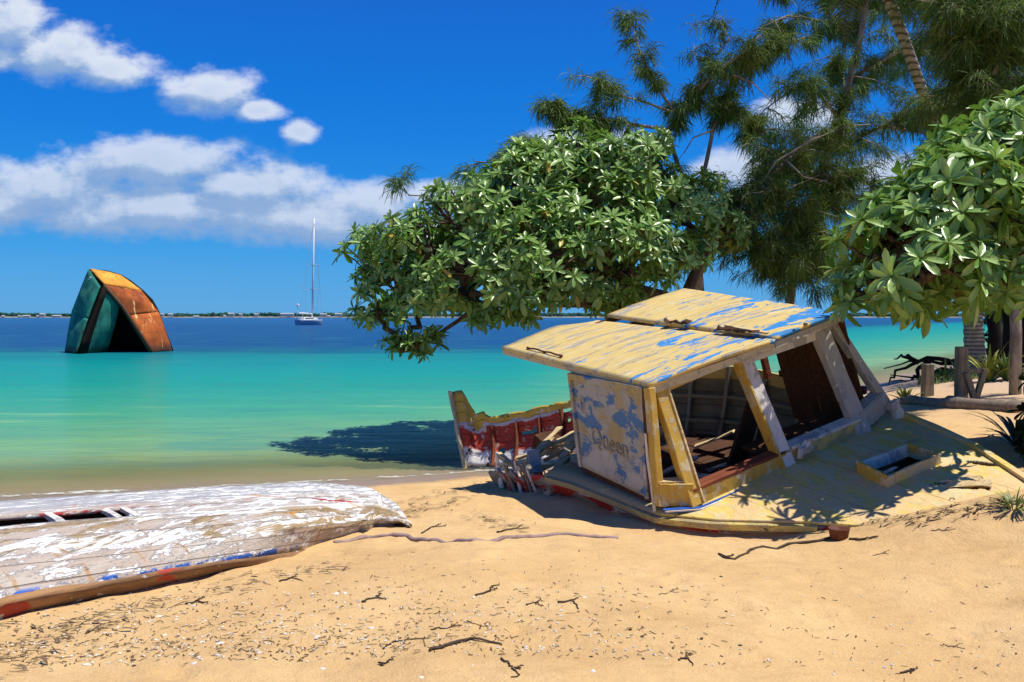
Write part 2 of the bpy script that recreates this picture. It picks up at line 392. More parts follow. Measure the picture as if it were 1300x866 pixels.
for f0, f1 in ((.42, .56), (.72, .93)):      # torn strips lying along the roof joint
    mb = MB(); p0 = rM2 * (1 - f0) + rMf2 * f0; p1 = rM2 * (1 - f1) + rMf2 * f1
    mb.beam(p0 + [RNG.uniform(-.05, .03), 0, .035], p1 + [RNG.uniform(-.05, .05), 0, .04], (0, 0, 1), .018, .055, segs=7, jit=.013)
    mb.build('torn_joint_strip', M['wood_dark'], boat)
mb = MB(); p0 = rM2 * .25 + rMf2 * .75; p1 = rMf2
mb.beam(p0 + [.02, 0, .055], p1 + [.0, .1, .03], (0, 0, 1), .02, .05, segs=3, jit=.004)
mb.build('joint_batten', M['wood_pale'], boat)
# window posts
S0b, S1b, SMb, S2b, S3b = B(-1.53, -.2, .03), B(-1.225, -.03, -.03), B(0, .0, -.03), B(1.155, -.02, -.05), B(1.72, -.12, .06)
S0t, S1t, SMt, S2t, S3t = B(-1.385, -.30, 1.19), B(-1.24, -.37, 1.17), B(-.12, -.40, 1.22), B(1.03, -.42, 1.21), B(1.30, -.5, 1.2)
def post(a, b, w, tk, mat):
    mb = MB(); mb.beam(a, b, (1, 0, 0), w, tk, segs=6, jit=.003); return mb.build('window_post', mat, boat, bevel=.008)
post(S0b, S0t, .08, .10, M['yellow']); post(S1b, S1t, .14, .10, M['yellow'])
post(SMb, SMt, .16, .10, M['white']); post(S2b, S2t, .21, .10, M['grey']); post(S3b, S3t, .10, .10, M['grey'])
mb = MB(); mb.beam(S1b + [.075, -.0, .0], S1t + [.075, -.0, 0], (1, 0, 0), .018, .13); mb.build('post_bead', M['wood_pale'], boat)
mb = MB(); mb.beam(SMb + [-.09, .0, .0], SMt + [-.09, .0, 0], (1, 0, 0), .025, .13); mb.build('post_bead', M['yellow'], boat)
# sills: lower coaming boards and a moulding on top
def lerp(a, b, f): return a * (1 - f) + b * f
def sill(a, b, at_, bt_, h, mat, name='window_sill', tk=.09):
    fa = h / 1.2; mb = MB(); n = 8
    pa, pb = lerp(a, at_, fa), lerp(b, bt_, fa)
    mb.beam(lerp(a, pa, .5), lerp(b, pb, .5), (0, 0, 1), np.linalg.norm(pa - a), tk, segs=n, jit=.003)
    return mb.build(name, mat, boat, bevel=.006)
e = np.array([.0, .012, 0])
sill(S0b, S1b, S0t, S1t, .24, M['yellow'], 'window_sill'); sill(S1b + e, SMb + e, S1t + e, SMt + e, .15, M['yellow'])
sill(SMb + e, S2b + e, SMt + e, S2t + e, .16, M['strake']); sill(S2b + e, S3b + e, S2t + e, S3t + e, .2, M['grey'])
def ledge(a, b, at_, bt_, h, mat, name, w=.13, tk=.03):
    mb = MB(); fa = h / 1.2
    mb.beam(lerp(a, at_, fa), lerp(b, bt_, fa), (0, 1, .1), w, tk, segs=6, jit=.003); return mb.build(name, mat, boat, bevel=.004)
ledge(S1b, SMb, S1t, SMt, .168, M['wood_red'], 'sill_ledge'); ledge(SMb + np.array([.1, 0, 0]), S2b, SMt + np.array([.1, 0, 0]), S2t, .178, M['white'], 'sill_ledge', .14, .035)
ledge(S2b, S3b, S2t, S3t, .218, M['grey'], 'sill_ledge'); ledge(S0b, S1b, S0t, S1t, .255, M['wood_pale'], 'sill_ledge', .1, .02)
# headers
mb = MB(); mb.beam(lerp(S1b, S1t, .955), lerp(SMb, SMt, .955), (0, 0, 1), .09, .07, segs=4, jit=.003); mb.build('window_header', M['yellow'], boat, bevel=.005)
mb = MB(); mb.beam(lerp(SMb, SMt, .93), lerp(S2b, S2t, .93), (0, 0, 1), .15, .07, segs=4, jit=.004); mb.build('window_header', M['white'], boat, bevel=.005)
mb = MB(); mb.beam(lerp(S2b, S2t, .95), lerp(S3b, S3t, .95), (0, 0, 1), .12, .07, segs=2, jit=.004); mb.build('window_header', M['grey'], boat, bevel=.005)
# blue and white stripe along the foot of the windscreen
for off_, hh, mt in ((.065, .035, M['bluetrim']), (.088, .014, M['white'])):
    mb = MB()
    q = np.array([0, -off_, -.01])
    mb.beam(S0b + q + [-.02, -.02, -.015], S1b + q, (0, 0, 1), hh, .02 + (.02 if off_ < .07 else 0), segs=3); mb.beam(S1b + q, SMb + q, (0, 0, 1), hh, .02, segs=4); mb.beam(SMb + q, S2b + q, (0, 0, 1), hh, .02, segs=4)
    mb.build('base_stripe', mt, boat)
# broken white filler at the foot of the middle post
mb = MB(); mb.beam(SMb + [.10, -.05, .12], SMb + [.28, -.06, .17], (0, 0, 1), .12, .07, segs=4, jit=.018); mb.build('broken_bracket', M['white'], boat, bevel=.01)
mb = MB(); mb.beam(S3b + [.02, -.06, .10], S3b + [.07, -.06, -.18], (1, 0, 0), .13, .07, segs=4, jit=.012); mb.build('broken_bracket', M['white'], boat, bevel=.01)
# starboard side panel with the name
Qb, Qt = B(-1.50, -1.63, .045), B(-1.42, -1.69, 1.12)
Fb, Ft = B(-1.50, -.42, .03), B(-1.40, -.40, 1.19)
def quadpanel(A, Bq, C, D, nu, nv, lump=.004):
    mb = MB(); G = np.zeros((nu, nv, 3))
    nrm = np.cross(Bq - A, D - A); nrm /= np.linalg.norm(nrm)
    for i in range(nu):
        for j in range(nv):
            a, b = i / (nu - 1), j / (nv - 1)
            G[i, j] = lerp(lerp(A, Bq, a), lerp(D, C, a), b) + nrm * lump * vnoise(a * 3, b * 3, 2, 3)
    mb.grid(G); return mb
panel = quadpanel(Qb, Fb, Ft, Qt, 20, 20).build('side_panel', M['side'], boat, True, 0, .03)
pn = np.cross(Fb - Qb, Qt - Qb); pn /= np.linalg.norm(pn)
if pn[0] > 0: pn = -pn
mb = MB()
for a, b in ((Qb, Qt), (Fb, Ft)): mb.beam(a + pn * .012, b + pn * .012, np.cross(pn, b - a), .05, .03, segs=4, jit=.002)
mb.beam(lerp(Qt, Qb, .03) + pn * .014, lerp(Ft, Fb, .03) + pn * .014, (0, 0, 1), .07, .028)
mb.build('panel_frame', M['side'], panel, bevel=.005)
mb = MB(); mb.beam(lerp(Qb, Fb, .0) + [.03, 0, -.05], Fb + [.03, 0, -.05], (0, 0, 1), .10, .03, segs=4, jit=.004); mb.build('panel_foot', M['wood_dark'], boat)
mb = MB(); mb.tube([B(-1.545, -.27, -.16), B(-1.54, -.27, .2), B(-1.52, -.30, .5), B(-1.50, -.31, .75)], [.018, .016, .015, .012], 6); mb.build('pipe', M['white'], boat)
post(B(-1.49, -.36, .0), B(-1.395, -.37, 1.18), .05, .06, M['wood_dark'])
mb = MB(); mb.beam(B(-1.46, -.34, .0), B(-1.38, -.36, 1.18), (1, 0, 0), .05, .05, segs=3); mb.build('door_jamb', M['yellow'], boat, bevel=.005)
# lettering painted on the panel
def lettering(text, a0, b0, size, name, shear=0, bold=.012, squash=.8, rise=0):
    cu = bpy.data.curves.new('txt', 'FONT'); cu.body = text; cu.size = 1; cu.offset = bold; cu.extrude = 0; cu.resolution_u = 3
    ob = bpy.data.objects.new('txt', cu); COL.objects.link(ob)
    dg = bpy.context.evaluated_depsgraph_get(); me = bpy.data.meshes.new_from_object(ob.evaluated_get(dg)); bpy.data.objects.remove(ob)
    ux = (Fb - Qb) / np.linalg.norm(Fb - Qb); uy = (Qt - Qb) / np.linalg.norm(Qt - Qb)
    org = lerp(lerp(Qb, Fb, a0), lerp(Qt, Ft, a0), b0)
    for vv in me.vertices:
        x_, y_ = vv.co.x * squash, vv.co.y
        vv.co = org + ux * size * (x_ + shear * y_) + uy * size * (y_ + rise * x_) + pn * .0075
    me.materials.clear(); me.materials.append(M['letter'])
    return link(name, me, panel)
lettering('Queen', .24, .31, .29, 'lettering', squash=.82, bold=.004)
lettering('O', .12, .64, .22, 'faded_lettering', squash=.5, bold=.0)
# side deck strip and rub strake on the near side, running into the sand
sheer = [(-2.02, -3.05, -.17), (-1.93, -2.6, -.10), (-1.84, -2.2, -.065), (-1.70, -1.5, -.06), (-1.62, -.8, -.07), (-1.56, -.19, -.085), (-1.28, .3, -.085), (-.75, .95, -.09), (-.4, 1.5, -.12), (.1, 2.3, -.13), (.35, 2.95, -.12)]
def resample(P, n):
    P = np.asarray(P, float); s = np.r_[0, np.cumsum(np.linalg.norm(np.diff(P, axis=0), axis=1))]
    q = np.linspace(0, s[-1], n); return np.stack([np.interp(q, s, P[:, i]) for i in range(P.shape[1])], 1)
sh = resample(sheer, 70)
mb = MB(); G = []
for i, (u, v_, w_) in enumerate(sh):
    row = []; jag = 0
    if v_ < -1.9: jag = .20 * vnoise(v_ * 7, 0, 2.3, 4) - .12 * (max(0, -2.2 - v_))
    cx = .25 * sstep(0, 3, v_)
    for j, f in enumerate(np.linspace(0, 1, 9)):
        row.append(B(u + (.42 * f ** 1.6) * (1 if v_ < .5 else 1 - cx) + .01 * vnoise(v_ * 4, f * 5, 2, 5), v_, w_ + (jag if j == 0 else jag * (1 - f)) - .62 * f))
    G.append(row)
mb.grid(G); mb.build('hull_side', M['hull_near'], boat, True, 0, -.03)
mb = MB()
for i in range(12, 58):
    a, b = sh[i], sh[i + 1]
    if a[1] > .95: break
    off_ = np.array([-.02, 0, -.02])
    mb.beam(B(*a) + off_, B(*b) + off_, (0, 0, 1), .06, .05, segs=1)
mb.build('rub_strake', M['strake'], boat)
mb = MB(); G = []
for v_ in np.linspace(-2.0, -.05, 14):
    uo = np.interp(v_, [s_[1] for s_ in sheer], [s_[0] for s_ in sheer]); G.append([B(uo, v_, -.055), B(lerp(uo, -1.44, .5), v_, -.035), B(-1.40, v_, -.03)])
mb.grid(G); mb.build('side_deck', M['strake'], boat, True, 0, .03)
for k in range(9):      # splintered plank ends standing at the broken aft quarter
    v0 = -1.95 - k * .11 + RNG.normal(0, .02); uo = np.interp(v0, [q_[1] for q_ in sheer], [q_[0] for q_ in sheer]); mb = MB()
    mb.beam(B(uo + .03, v0, -.42), B(uo + RNG.normal(.02, .05), v0 - RNG.uniform(0, .12), -.06 + RNG.uniform(-.08, .12)), (0, 1, 0), RNG.uniform(.05, .10), .022, taper=RNG.uniform(.3, .8), segs=3, jit=.004)
    mb.build('broken_plank_end', M[('board_end', 'hull_near', 'white')[k % 3]], boat)
# foredeck with its holes
farE = [(1.97, -.9), (1.93, -.25), (1.74, .45), (1.52, 1.07), (1.14, 1.78), (.78, 2.4), (.35, 2.95)]
nearE = [(-1.60, -.9), (-1.53, -.19), (-1.26, .3), (-.74, .95), (-.4, 1.5), (.1, 2.3), (.35, 2.95)]
def deck_w(u, v):
    uf = np.interp(v, [p_[1] for p_ in farE], [p_[0] for p_ in farE]); un = np.interp(v, [p_[1] for p_ in nearE], [p_[0] for p_ in nearE])
    c = (uf + un) / 2; h = np.maximum((uf - un) / 2, .05)
    return -.055 + .05 * (1 - ((u - c) / h) ** 2) + .004 * vnoise(u, v, 3, 8)
hatch = np.array([(.27, .66), (.97, .70), (.92, 1.09), (.17, 1.07)])
def inpoly(x, y, P):
    r = np.zeros(np.shape(x), bool); n = len(P)
    for i in range(n):
        x0, y0 = P[i]; x1, y1 = P[(i + 1) % n]
        c = ((y0 > y) != (y1 > y)) & (x < (x1 - x0) * (y - y0) / (y1 - y0 + 1e-12) + x0); r ^= c
    return r
vs = np.arange(-.25, 2.9, .018); NU = 170
V = []; keep = []
for v_ in vs:
    uf = np.interp(v_, [p_[1] for p_ in farE], [p_[0] for p_ in farE]); un = np.interp(v_, [p_[1] for p_ in nearE], [p_[0] for p_ in nearE])
    uu = np.linspace(un, uf, NU); V.append(np.stack([uu, np.full(NU, -v_), deck_w(uu, np.full(NU, v_))], 1))
V = np.array(V); Q = quads(len(vs), NU); cen = V.reshape(-1, 3)[Q].mean(1)
cu_, cv_ = cen[:, 0], -cen[:, 1]
hole = inpoly(cu_, cv_, hatch)
e1 = ((cu_ - 1.19 - .35 * (cv_ - 1.35)) / .06) ** 2 + ((cv_ - 1.35) / .13) ** 2
hole |= e1 + .6 * vnoise(cu_, cv_, 12, 2) < 1
e2 = ((cu_ - .62 - .4 * (cv_ - 1.55)) / .085) ** 2 + ((cv_ - 1.55) / .20) ** 2
hole |= e2 + 1.1 * vnoise(cu_, cv_, 14, 3) < 1
npmesh('foredeck', V.reshape(-1, 3), Q[~hole], M['deck'], boat).modifiers.new('s', 'SOLIDIFY').thickness = .03
mb = MB(); hc = [B(a, b, deck_w(a, b)) for a, b in hatch]
hh = [.10, .075, .09, .12]
for i, (mt) in enumerate(('white', 'yellow', 'deck', 'yellow')):
    a, b = hc[i], hc[(i + 1) % 4]; mb = MB()
    c_ = np.mean(hc, axis=0); ins = lambda p_: p_ + (c_ - p_) * .0
    h_ = (hh[i] + hh[(i + 1) % 4]) / 2 + (.02 if i % 2 else 0)
    mb.beam(a + [0, 0, h_ / 2 - .02], b + [0, 0, h_ / 2 - .02], (0, 0, 1), h_ + .04, .028, segs=5, jit=.004)
    mb.build('hatch_coaming', M[mt], boat, bevel=.004)
mb = MB(); mb.beam(B(.33, .74, -.12), B(.42, .95, .06), (1, 0, .3), .16, .02, segs=2, jit=.01); mb.beam(B(.55, .80, -.14), B(.50, .98, .03), (1, 0, .1), .12, .02, segs=2, jit=.01); mb.build('broken_hatch_board', M['white'], boat)
mb = MB(); mb.beam(B(.46, 1.42, .0), B(.74, 1.72, .03), (0, 0, 1), .02, .07, segs=5, jit=.012); mb.beam(B(.5, 1.36, .01), B(.8, 1.6, .02), (0, 0, 1), .015, .05, segs=5, jit=.012); mb.build('torn_deck_plank', M['wood_pale'], boat)
# far gunwale and the far hull side, from the bow back to the stern
fe = resample(farE, 40); mb = MB()
for i in range(39): 
    a, b = fe[i], fe[i + 1]
    if b[1] < -.2: continue
    mb.beam(B(a[0] - .015, a[1], -.035), B(b[0] - .015, b[1], -.035), (0, 0, 1), .05, .06)
mb.build('gunwale', M['deck'], boat)
portT = [at(570, 499, 14.1), at(586, 495, 14.08), at(598, 516, 14.05), at(603, 526, 14.0), at(613, 522, 13.95), at(619, 529, 13.9), at(640, 527, 13.8), at(660, 523, 13.65), at(690, 516, 13.4), at(725, 507, 13.1), Wd(.25, -4.0, .26), Wd(1.0, -3.2, .30), Wd(1.55, -2.2, .28), Wd(1.85, -1.2, .12), Wd(1.95, -.25, -.05), Wd(1.52, 1.07, -.05), Wd(1.14, 1.78, -.05), Wd(.35, 2.95, -.1)]
portB = [at(590, 594, 13.75), at(598, 592, 13.72), at(606, 592, 13.7), at(612, 592, 13.68), at(618, 591, 13.66), at(625, 591, 13.62), at(642, 590, 13.5), at(662, 588, 13.35), at(690, 586, 13.1), at(725, 576, 12.7), Wd(-.15, -3.7, -.75), Wd(.55, -3.0, -.85), Wd(1.1, -2.2, -.9), Wd(1.4, -1.2, -.9), Wd(1.45, -.25, -.9), Wd(1.1, 1.0, -.8), Wd(.8, 1.7, -.7), Wd(.3, 2.8, -.6)]
n = 150; PT = resample(np.array(portT), n); 
sT = np.r_[0, np.cumsum(np.linalg.norm(np.diff(np.array(portT), axis=0), axis=1))]; q = np.linspace(0, sT[-1], n)
PT = np.stack([np.interp(q, sT, np.array(portT)[:, i]) for i in range(3)], 1); PB = np.stack([np.interp(q, sT, np.array(portB)[:, i]) for i in range(3)], 1)
nj = 16; V = []; A = []
for i in range(n):
    rag = .05 * vnoise(q[i] * 4, 0, 1.7, 2) if 1.0 < q[i] < 3.0 else 0
    for j in range(nj):
        f = j / (nj - 1); p_ = lerp(PT[i], PB[i], f); p_[2] += rag * (1 - f)
        bul = math.sin(PI * f) * .10; p_ = p_ + np.array([.5, .8, 0]) * bul * (0 if q[i] < .3 else 1)
        V.append(L(p_)); A.append((f, q[i]))
A = np.array(A); Vp = np.array(V); Qp = quads(n, nj)
# missing pieces of planking
fc = A[Qp].mean(1)
gap = (vnoise(fc[:, 1], fc[:, 0], 3.0, 9) + vnoise(fc[:, 1] * 2, fc[:, 0] * 5, 3.0, 11) * .7 > .42) & (fc[:, 1] > .8) & (fc[:, 1] < 2.7) & (fc[:, 0] > .12) & (fc[:, 0] < .95)
m, t, out = newmat('far_hull_paint'); f = t.attr('drop'); s_ = t.attr('along'); v = t.obj()
nz = t.noise(t.mapping(v, (3, 3, 6)), 1, 5, .7); fz = t.math('ADD', f, t.math('MULTIPLY', t.math('SUBTRACT', nz, .5), .22))
stem = t.smooth(s_, 1.0, .4)                                    # the stern is yellow higher up
fz2 = t.math('SUBTRACT', fz, t.math('MULTIPLY', stem, .30))
col = t.mix(t.smooth(fz2, .17, .20), (.55, .38, .06, 1), (.42, .055, .03, 1))
col = t.mix(t.smooth(fz, .72, .76), col, (.62, .60, .57, 1))
col = t.mix(t.math('MULTIPLY', t.smooth(fz2, .12, .15), t.smooth(fz2, .21, .18)), col, (.5, .5, .55, 1))
w_ = t.noise(t.mapping(v, (6, 6, 9)), 1, 5, .75)
col = t.mix(t.smooth(w_, .58, .61), col, (.60, .52, .40, 1))
w2_ = t.noise(t.mapping(v, (5, 5, 3), (4, 4, 4)), 1, 5, .75)
col = t.mix(t.smooth(w2_, .60, .63), col, (.05, .03, .02, 1))
inside = t.smooth(s_, 2.75, 3.0)                                 # bare inner planking under the roof
col = t.mix(inside, col, t.mix(t.smooth(nz, .3, .7), (.20, .18, .12, 1), (.13, .11, .075, 1)))
top = t.math('MULTIPLY', inside, t.smooth(f, .16, .13)); col = t.mix(top, col, (.55, .42, .14, 1))
plk = t.math('PINGPONG', t.math('MULTIPLY', f, 7), .5)
principled(t, out, col, .7, t.bump(t.math('ADD', t.math('MULTIPLY', t.smooth(plk, 0, .06), 1.2), w_), .8, .02), .2)
M['port'] = m
po = npmesh('hull_side', Vp, Qp[~gap], m, boat, True, {'drop': A[:, 0], 'along': A[:, 1]}); sm = po.modifiers.new('s', 'SOLIDIFY'); sm.thickness = .035; sm.offset = 0
# stem post at the raised stern
mb = MB(); mb.beam(L(at(571, 497, 14.05)), L(at(591, 596, 13.70)), L(at(600, 500, 13.4)) - L(at(571, 497, 14.05)), .05, .06, segs=6, jit=.006); mb.build('stern_post', M['cream'], boat, bevel=.008)
# frames (ribs) standing inside the far side
iin = int(np.argmax(q > 2.9))
for k, i in enumerate(list(range(int(np.argmax(q > .9)), iin - 3, 6)) + list(range(iin + 4, iin + 52, 7))):
    mb = MB(); pts = []
    inn = np.array([-.35, -.9, 0]); inn = inn / np.linalg.norm(inn)
    hi = 0 if i > iin else RNG.integers(0, 5)
    for j in range(hi, nj): pts.append(Vp[i * nj + j] + (R @ inn * np.array([1, -1, 1])) * .06)
    for a, b in zip(pts[:-1], pts[1:]): mb.beam(a, b, (1, .2, 0), .05, .05)
    mb.build('rib', M['wood_red'] if i < iin else M['panel_grey'], boat)
for fj in (5, 9):
    mb = MB(); pts = [Vp[i * nj + fj] + (R @ inn * np.array([1, -1, 1])) * .07 for i in range(iin, iin + 54, 3)]
    for a, b in zip(pts[:-1], pts[1:]): mb.beam(a, b, (0, 0, 1), .045, .03)
    mb.build('stringer', M['panel_grey'], boat)
# far wall of the wheelhouse: brown upright boards, open above at the aft end
for k in range(7):
    v0 = -.35 - k * .17; mb = MB()
    mb.beam(B(1.62, v0, -.35), B(1.36, v0 - .08, 1.22), (0, 1, 0), .165, .025, segs=3, jit=.003); mb.build('wall_board', M['wood_dark'], boat)
mb = MB(); mb.beam(B(1.58, -.3, .28), B(1.58, -1.6, .28), (0, 0, 1), .08, .05); mb.build('wall_rail', M['wood_dark'], boat)
for v_, u0 in ((-1.75, 1.38), (-3.0, 1.34)):
    mb = MB(); mb.beam(B(u0 + .14, v_, .2), B(u0, v_ - .03, 1.27), (1, 0, 0), .07, .07); mb.build('roof_post', M['wood_red'], boat)
mb = MB(); mb.beam(B(-1.40, -3.0, -.05), B(-1.36, -3.03, 1.18), (1, 0, 0), .0, .0) if False else None
# roof beams, cabin floor, inner bulkhead, console
for v_ in (-.7, -1.3, -1.9, -2.5, -3.0):
    mb = MB(); mb.beam(B(-1.36, v_, 1.135), B(.05, v_, 1.20), (0, 0, 1), .06, .05); mb.beam(B(.05, v_, 1.20), B(1.36, v_, 1.21), (0, 0, 1), .06, .05); mb.build('roof_beam', M['wood_dark'], boat)
mb = MB()
for k in range(9):
    u0 = -1.3 + k * .3
    mb.beam(B(u0, -.2, -.62 + .02 * (k % 2)), B(u0, -2.7, -.62), (1, 0, 0), .28, .03, segs=4, jit=.006)
mb.build('cabin_floor', M['wood_dark'], boat)
mb = MB(); mb.beam(B(-1.3, -.12, -.28), B(1.5, -.12, -.28), (0, 0, 1), .62, .03, segs=6, jit=.003); mb.build('bulkhead', M['wood_red'], boat)
mb = MB(); mb.beam(B(-.1, -.35, .08), B(1.35, -.35, .08), (0, 1, 0), .42, .03, segs=3); mb.beam(B(.55, -.55, -.3), B(.95, -.55, -.3), (0, 0, 1), .75, .03); mb.build('console_shelf', M['wood_dark'], boat)
mb = MB(); mb.beam(B(.1, -1.0, -.45), B(.75, -1.15, .3), (1, 0, 0), .22, .05, segs=3); mb.build('broken_plank', M['wood_dark'], boat)
mb = MB(); mb.beam(B(.33, -.5, .15), B(.30, -.6, .36), (1, 0, 0), .11, .02, taper=.45); mb.build('wood_splinter', M['wood_pale'], boat)
# loose timbers lying in the open hull
for k in range(30):
    u0 = RNG.uniform(-1.75, -.1); v0 = RNG.uniform(-3.4, -1.95); ln = RNG.uniform(.5, 1.3); an = RNG.normal(.5, .25)
    du, dv = math.cos(an) * ln, -math.sin(an) * ln * .6
    w0 = -.27 + RNG.uniform(-.08, .04); mb = MB()
    p0, p1 = B(u0 - du / 2, v0 - dv / 2, w0 - .02), B(u0 + du / 2, v0 + dv / 2, w0 + RNG.uniform(-.02, .07))
    if p0[0] < -1.95: continue
    mb.beam(p0, p1, (0, 0, 1), RNG.uniform(.03, .06), RNG.uniform(.06, .14), segs=5, jit=.01)
    mb.build('loose_timber', M[('wood_pale', 'wood_grey', 'wood_pale')[k % 3]], boat)
mb = MB(); mb.beam(L(at(682, 556, 12.2)), L(at(722, 572, 11.9)), (0, 0, 1), .20, .25, segs=5, jit=.02, taper=.7); mb.build('loose_timber', M['wood_dark'], boat)
for k in range(16):
    u0, v0 = RNG.uniform(-1.2, .6), RNG.uniform(-2.4, -.8); mb = MB(); an = RNG.uniform(0, PI); l_ = RNG.uniform(.2, .6)
    mb.beam(B(u0, v0, -.56), B(u0 + l_ * math.cos(an), v0 + l_ * math.sin(an), -.50 + RNG.uniform(0, .2)), (0, 0, 1), .03, RNG.uniform(.05, .12), segs=3, jit=.008)
    mb.build('debris_board', M[('wood_pale', 'wood_red', 'wood_grey', 'white')[k % 4]], boat)
for px, py, qx, qy, Y0, w in ((632, 577, 668, 600, 11.6, .09), (640, 584, 690, 604, 11.2, .07), (650, 592, 735, 560, 11.5, .10), (655, 582, 738, 552, 11.8, .08), (668, 600, 735, 580, 11.0, .10), (676, 572, 683, 600, 10.9, .16)):
    mb = MB(); mb.beam(L(at(px, py, Y0)), L(at(qx, qy, Y0 - .1)), (0, 0, 1), w * .5, w, segs=6, jit=.012, taper=.8); mb.build('loose_timber', M['wood_pale'] if px != 676 else M['grey'], boat)
# hull bottom so the wreck is closed below
mb = MB(); G = []
for v_ in np.linspace(-3.6, 2.9, 20):
    un = np.interp(v_, [s[1] for s in sheer], [s[0] for s in sheer]) + .45; uf = np.interp(v_, [-4, -2.2, -1.2, -.25, 1, 1.7, 2.8], [-.2, 1.1, 1.4, 1.45, 1.1, .8, .3])
    G.append([B(lerp(un, uf, f_), v_, -.72 - .2 * math.sin(PI * f_)) for f_ in np.linspace(0, 1, 8)])
mb.grid(G); mb.build('hull_bottom', M['wood_dark'], boat, True, 0, .03)

# =================================================================== LEFT CAPSIZED WRECK
wl = {
 1: [(-170, 655), (0, 636), (250, 619), (400, 612), (468, 618), (505, 640), (520, 664)],
 2: [(-170, 680), (0, 656), (165, 644), (260, 640), (400, 631), (470, 630), (505, 646), (520, 666)],
 3: [(-170, 694), (0, 668), (165, 655), (260, 651), (400, 642), (478, 640), (508, 652), (520, 667)],
 4: [(-170, 742), (0, 706), (165, 692), (300, 680), (400, 667), (480, 660), (510, 663), (520, 668.5)],
 5: [(-170, 808), (0, 766), (170, 735), (330, 707), (420, 690), (480, 678), (512, 671), (521, 669.5)],
 6: [(-170, 832), (0, 784), (170, 749), (330, 716), (420, 696), (480, 682), (513, 674), (521, 671)]}
hz = {1: .20, 2: .36, 3: .37, 4: .30, 5: .12, 6: -.03}
NS = 90; ROW = {}; PXR = {}
for k in (6, 5, 4, 3, 2, 1):
    P = np.array(wl[k], float); tt = np.linspace(0, 1, NS)
    s_ = np.r_[0, np.cumsum(np.abs(np.diff(P[:, 0])) + .6 * np.abs(np.diff(P[:, 1])))]; s_ /= s_[-1]
    xs, ys = np.interp(tt, s_, P[:, 0]), np.interp(tt, s_, P[:, 1]); row = []
    for i in range(NS):
        if k == 6: p_ = ground(xs[i], ys[i]); base = p_[2]; p_ = p_ + np.array([0, 0, hz[6] - .10 * sstep(300, 420, xs[i])])
        else:
            g0 = ROW[6][i][2] - hz[6] + .10 * sstep(300, 420, PXR[6][i]) - (.13 * sstep(300, 430, xs[i]) if k == 5 else 0); fade = 1 - .92 * sstep(.70, 1, tt[i]); slope = {1: -.10, 2: -.04, 3: -.03, 4: 0, 5: 0}[k] * 0
            p_ = atz(xs[i], ys[i], g0 + hz[k] * fade * (1.0 - .25 * tt[i]))
        row.append(p_)
    row = np.array(row); PXR[k] = xs
    if k == 6:
        for _ in range(3):
            pad = np.concatenate([np.repeat(row[:1], 6, 0), row, np.repeat(row[-1:], 6, 0)]); sm_ = np.array([pad[i:i + 13].mean(0) for i in range(NS)]); row[8:-8] = sm_[8:-8]
    ROW[k] = row
back = ROW[1] + np.array([-.12, .16, -.75])
wrx = ROW[5][-1] - ROW[5][0]; wang = math.atan2(wrx[1], wrx[0]); w0 = ROW[6][30]
wreck = empty('capsized_wreck', (float(w0[0]), float(w0[1]), float(w0[2])), 'long low overturned hull with peeling white paint and rust stains at the water edge', 'boat')
wreck.rotation_euler = (0, 0, wang)
ca_, sa_ = math.cos(-wang), math.sin(-wang)
def WL(P):
    P = np.asarray(P, float) - w0; return np.stack([P[..., 0] * ca_ - P[..., 1] * sa_, P[..., 0] * sa_ + P[..., 1] * ca_, P[..., 2]], -1)
seq = [6, 5, 4, 3, 2, 1]; prof = []; band = []
sub = {(6, 5): 4, (5, 4): 9, (4, 3): 7, (3, 2): 5, (2, 1): 6}
rows = []; bd = []; pxs = []
for a, b in zip(seq[:-1], seq[1:]):
    k = sub[(a, b)]
    for j in range(k):
        f_ = j / k; r_ = lerp(ROW[a], ROW[b], f_).copy()
        if (a, b) == (5, 4): r_[:, 2] += .07 * math.sin(PI * f_) * np.linspace(1, .3, NS)
        if (a, b) == (4, 3): r_[:, 2] += .03 * math.sin(PI * f_) * np.linspace(1, .3, NS)
        rows.append(r_); bd.append(6 - a + f_); pxs.append(lerp(PXR[a], PXR[b], f_))
rows.append(ROW[1]); bd.append(5.0); rows.append(lerp(ROW[1], back, .4)); bd.append(5.5); rows.append(back); bd.append(6.0); pxs += [PXR[1]] * 3
GR = np.array(rows).transpose(1, 0, 2); nr = len(rows)
for j in range(nr):
    if 0 < bd[j] < 5: GR[:, j, 2] += .012 * vnoise(GR[:, j, 0] * 2, bd[j] * np.ones(NS) * 3, 2, 4) + .006 * vnoise(GR[:, j, 0] * 6, bd[j] * np.ones(NS) * 9, 2, 6)
Vw = WL(GR.reshape(-1, 3)); Qw = quads(NS, nr); bb = np.tile(np.array(bd), NS); ss = np.repeat(np.linspace(0, 1, NS), nr)
px_mid = np.interp(np.linspace(0, 1, NS), [0, 1], [0, 1])
PXV = np.array(pxs).T.reshape(-1); fb = bb[Qw].mean(1); fpxs = PXV[Qw].mean(1); fxs = Vw[Qw].mean(1)[:, 0]
xslot = WL(atz(166, 652, .9)[None])[0][0]
slot = (fb > 3.0) & (fb < 4.0) & (fpxs < 166)
m, t, out = newmat('peeling_white_hull'); v = t.obj(); bnd = t.attr('band')
stretch = t.mapping(v, (1.6, 7, 7)); nA = t.noise(stretch, 1, 7, .72, .6); nB = t.noise(t.mapping(v, (4, 11, 11), (5, 2, 1)), 1, 8, .78, .3); nC = t.noise(t.mapping(v, (.9, 3, 3), (1, 7, 2)), 1, 5, .6); nF = t.noise(v, 40, 4, .75)
base = t.mix(t.smooth(nC, .35, .65), (.50, .44, .37, 1), (.44, .35, .28, 1))
zone = t.smooth(bnd, 4.05, 4.4)
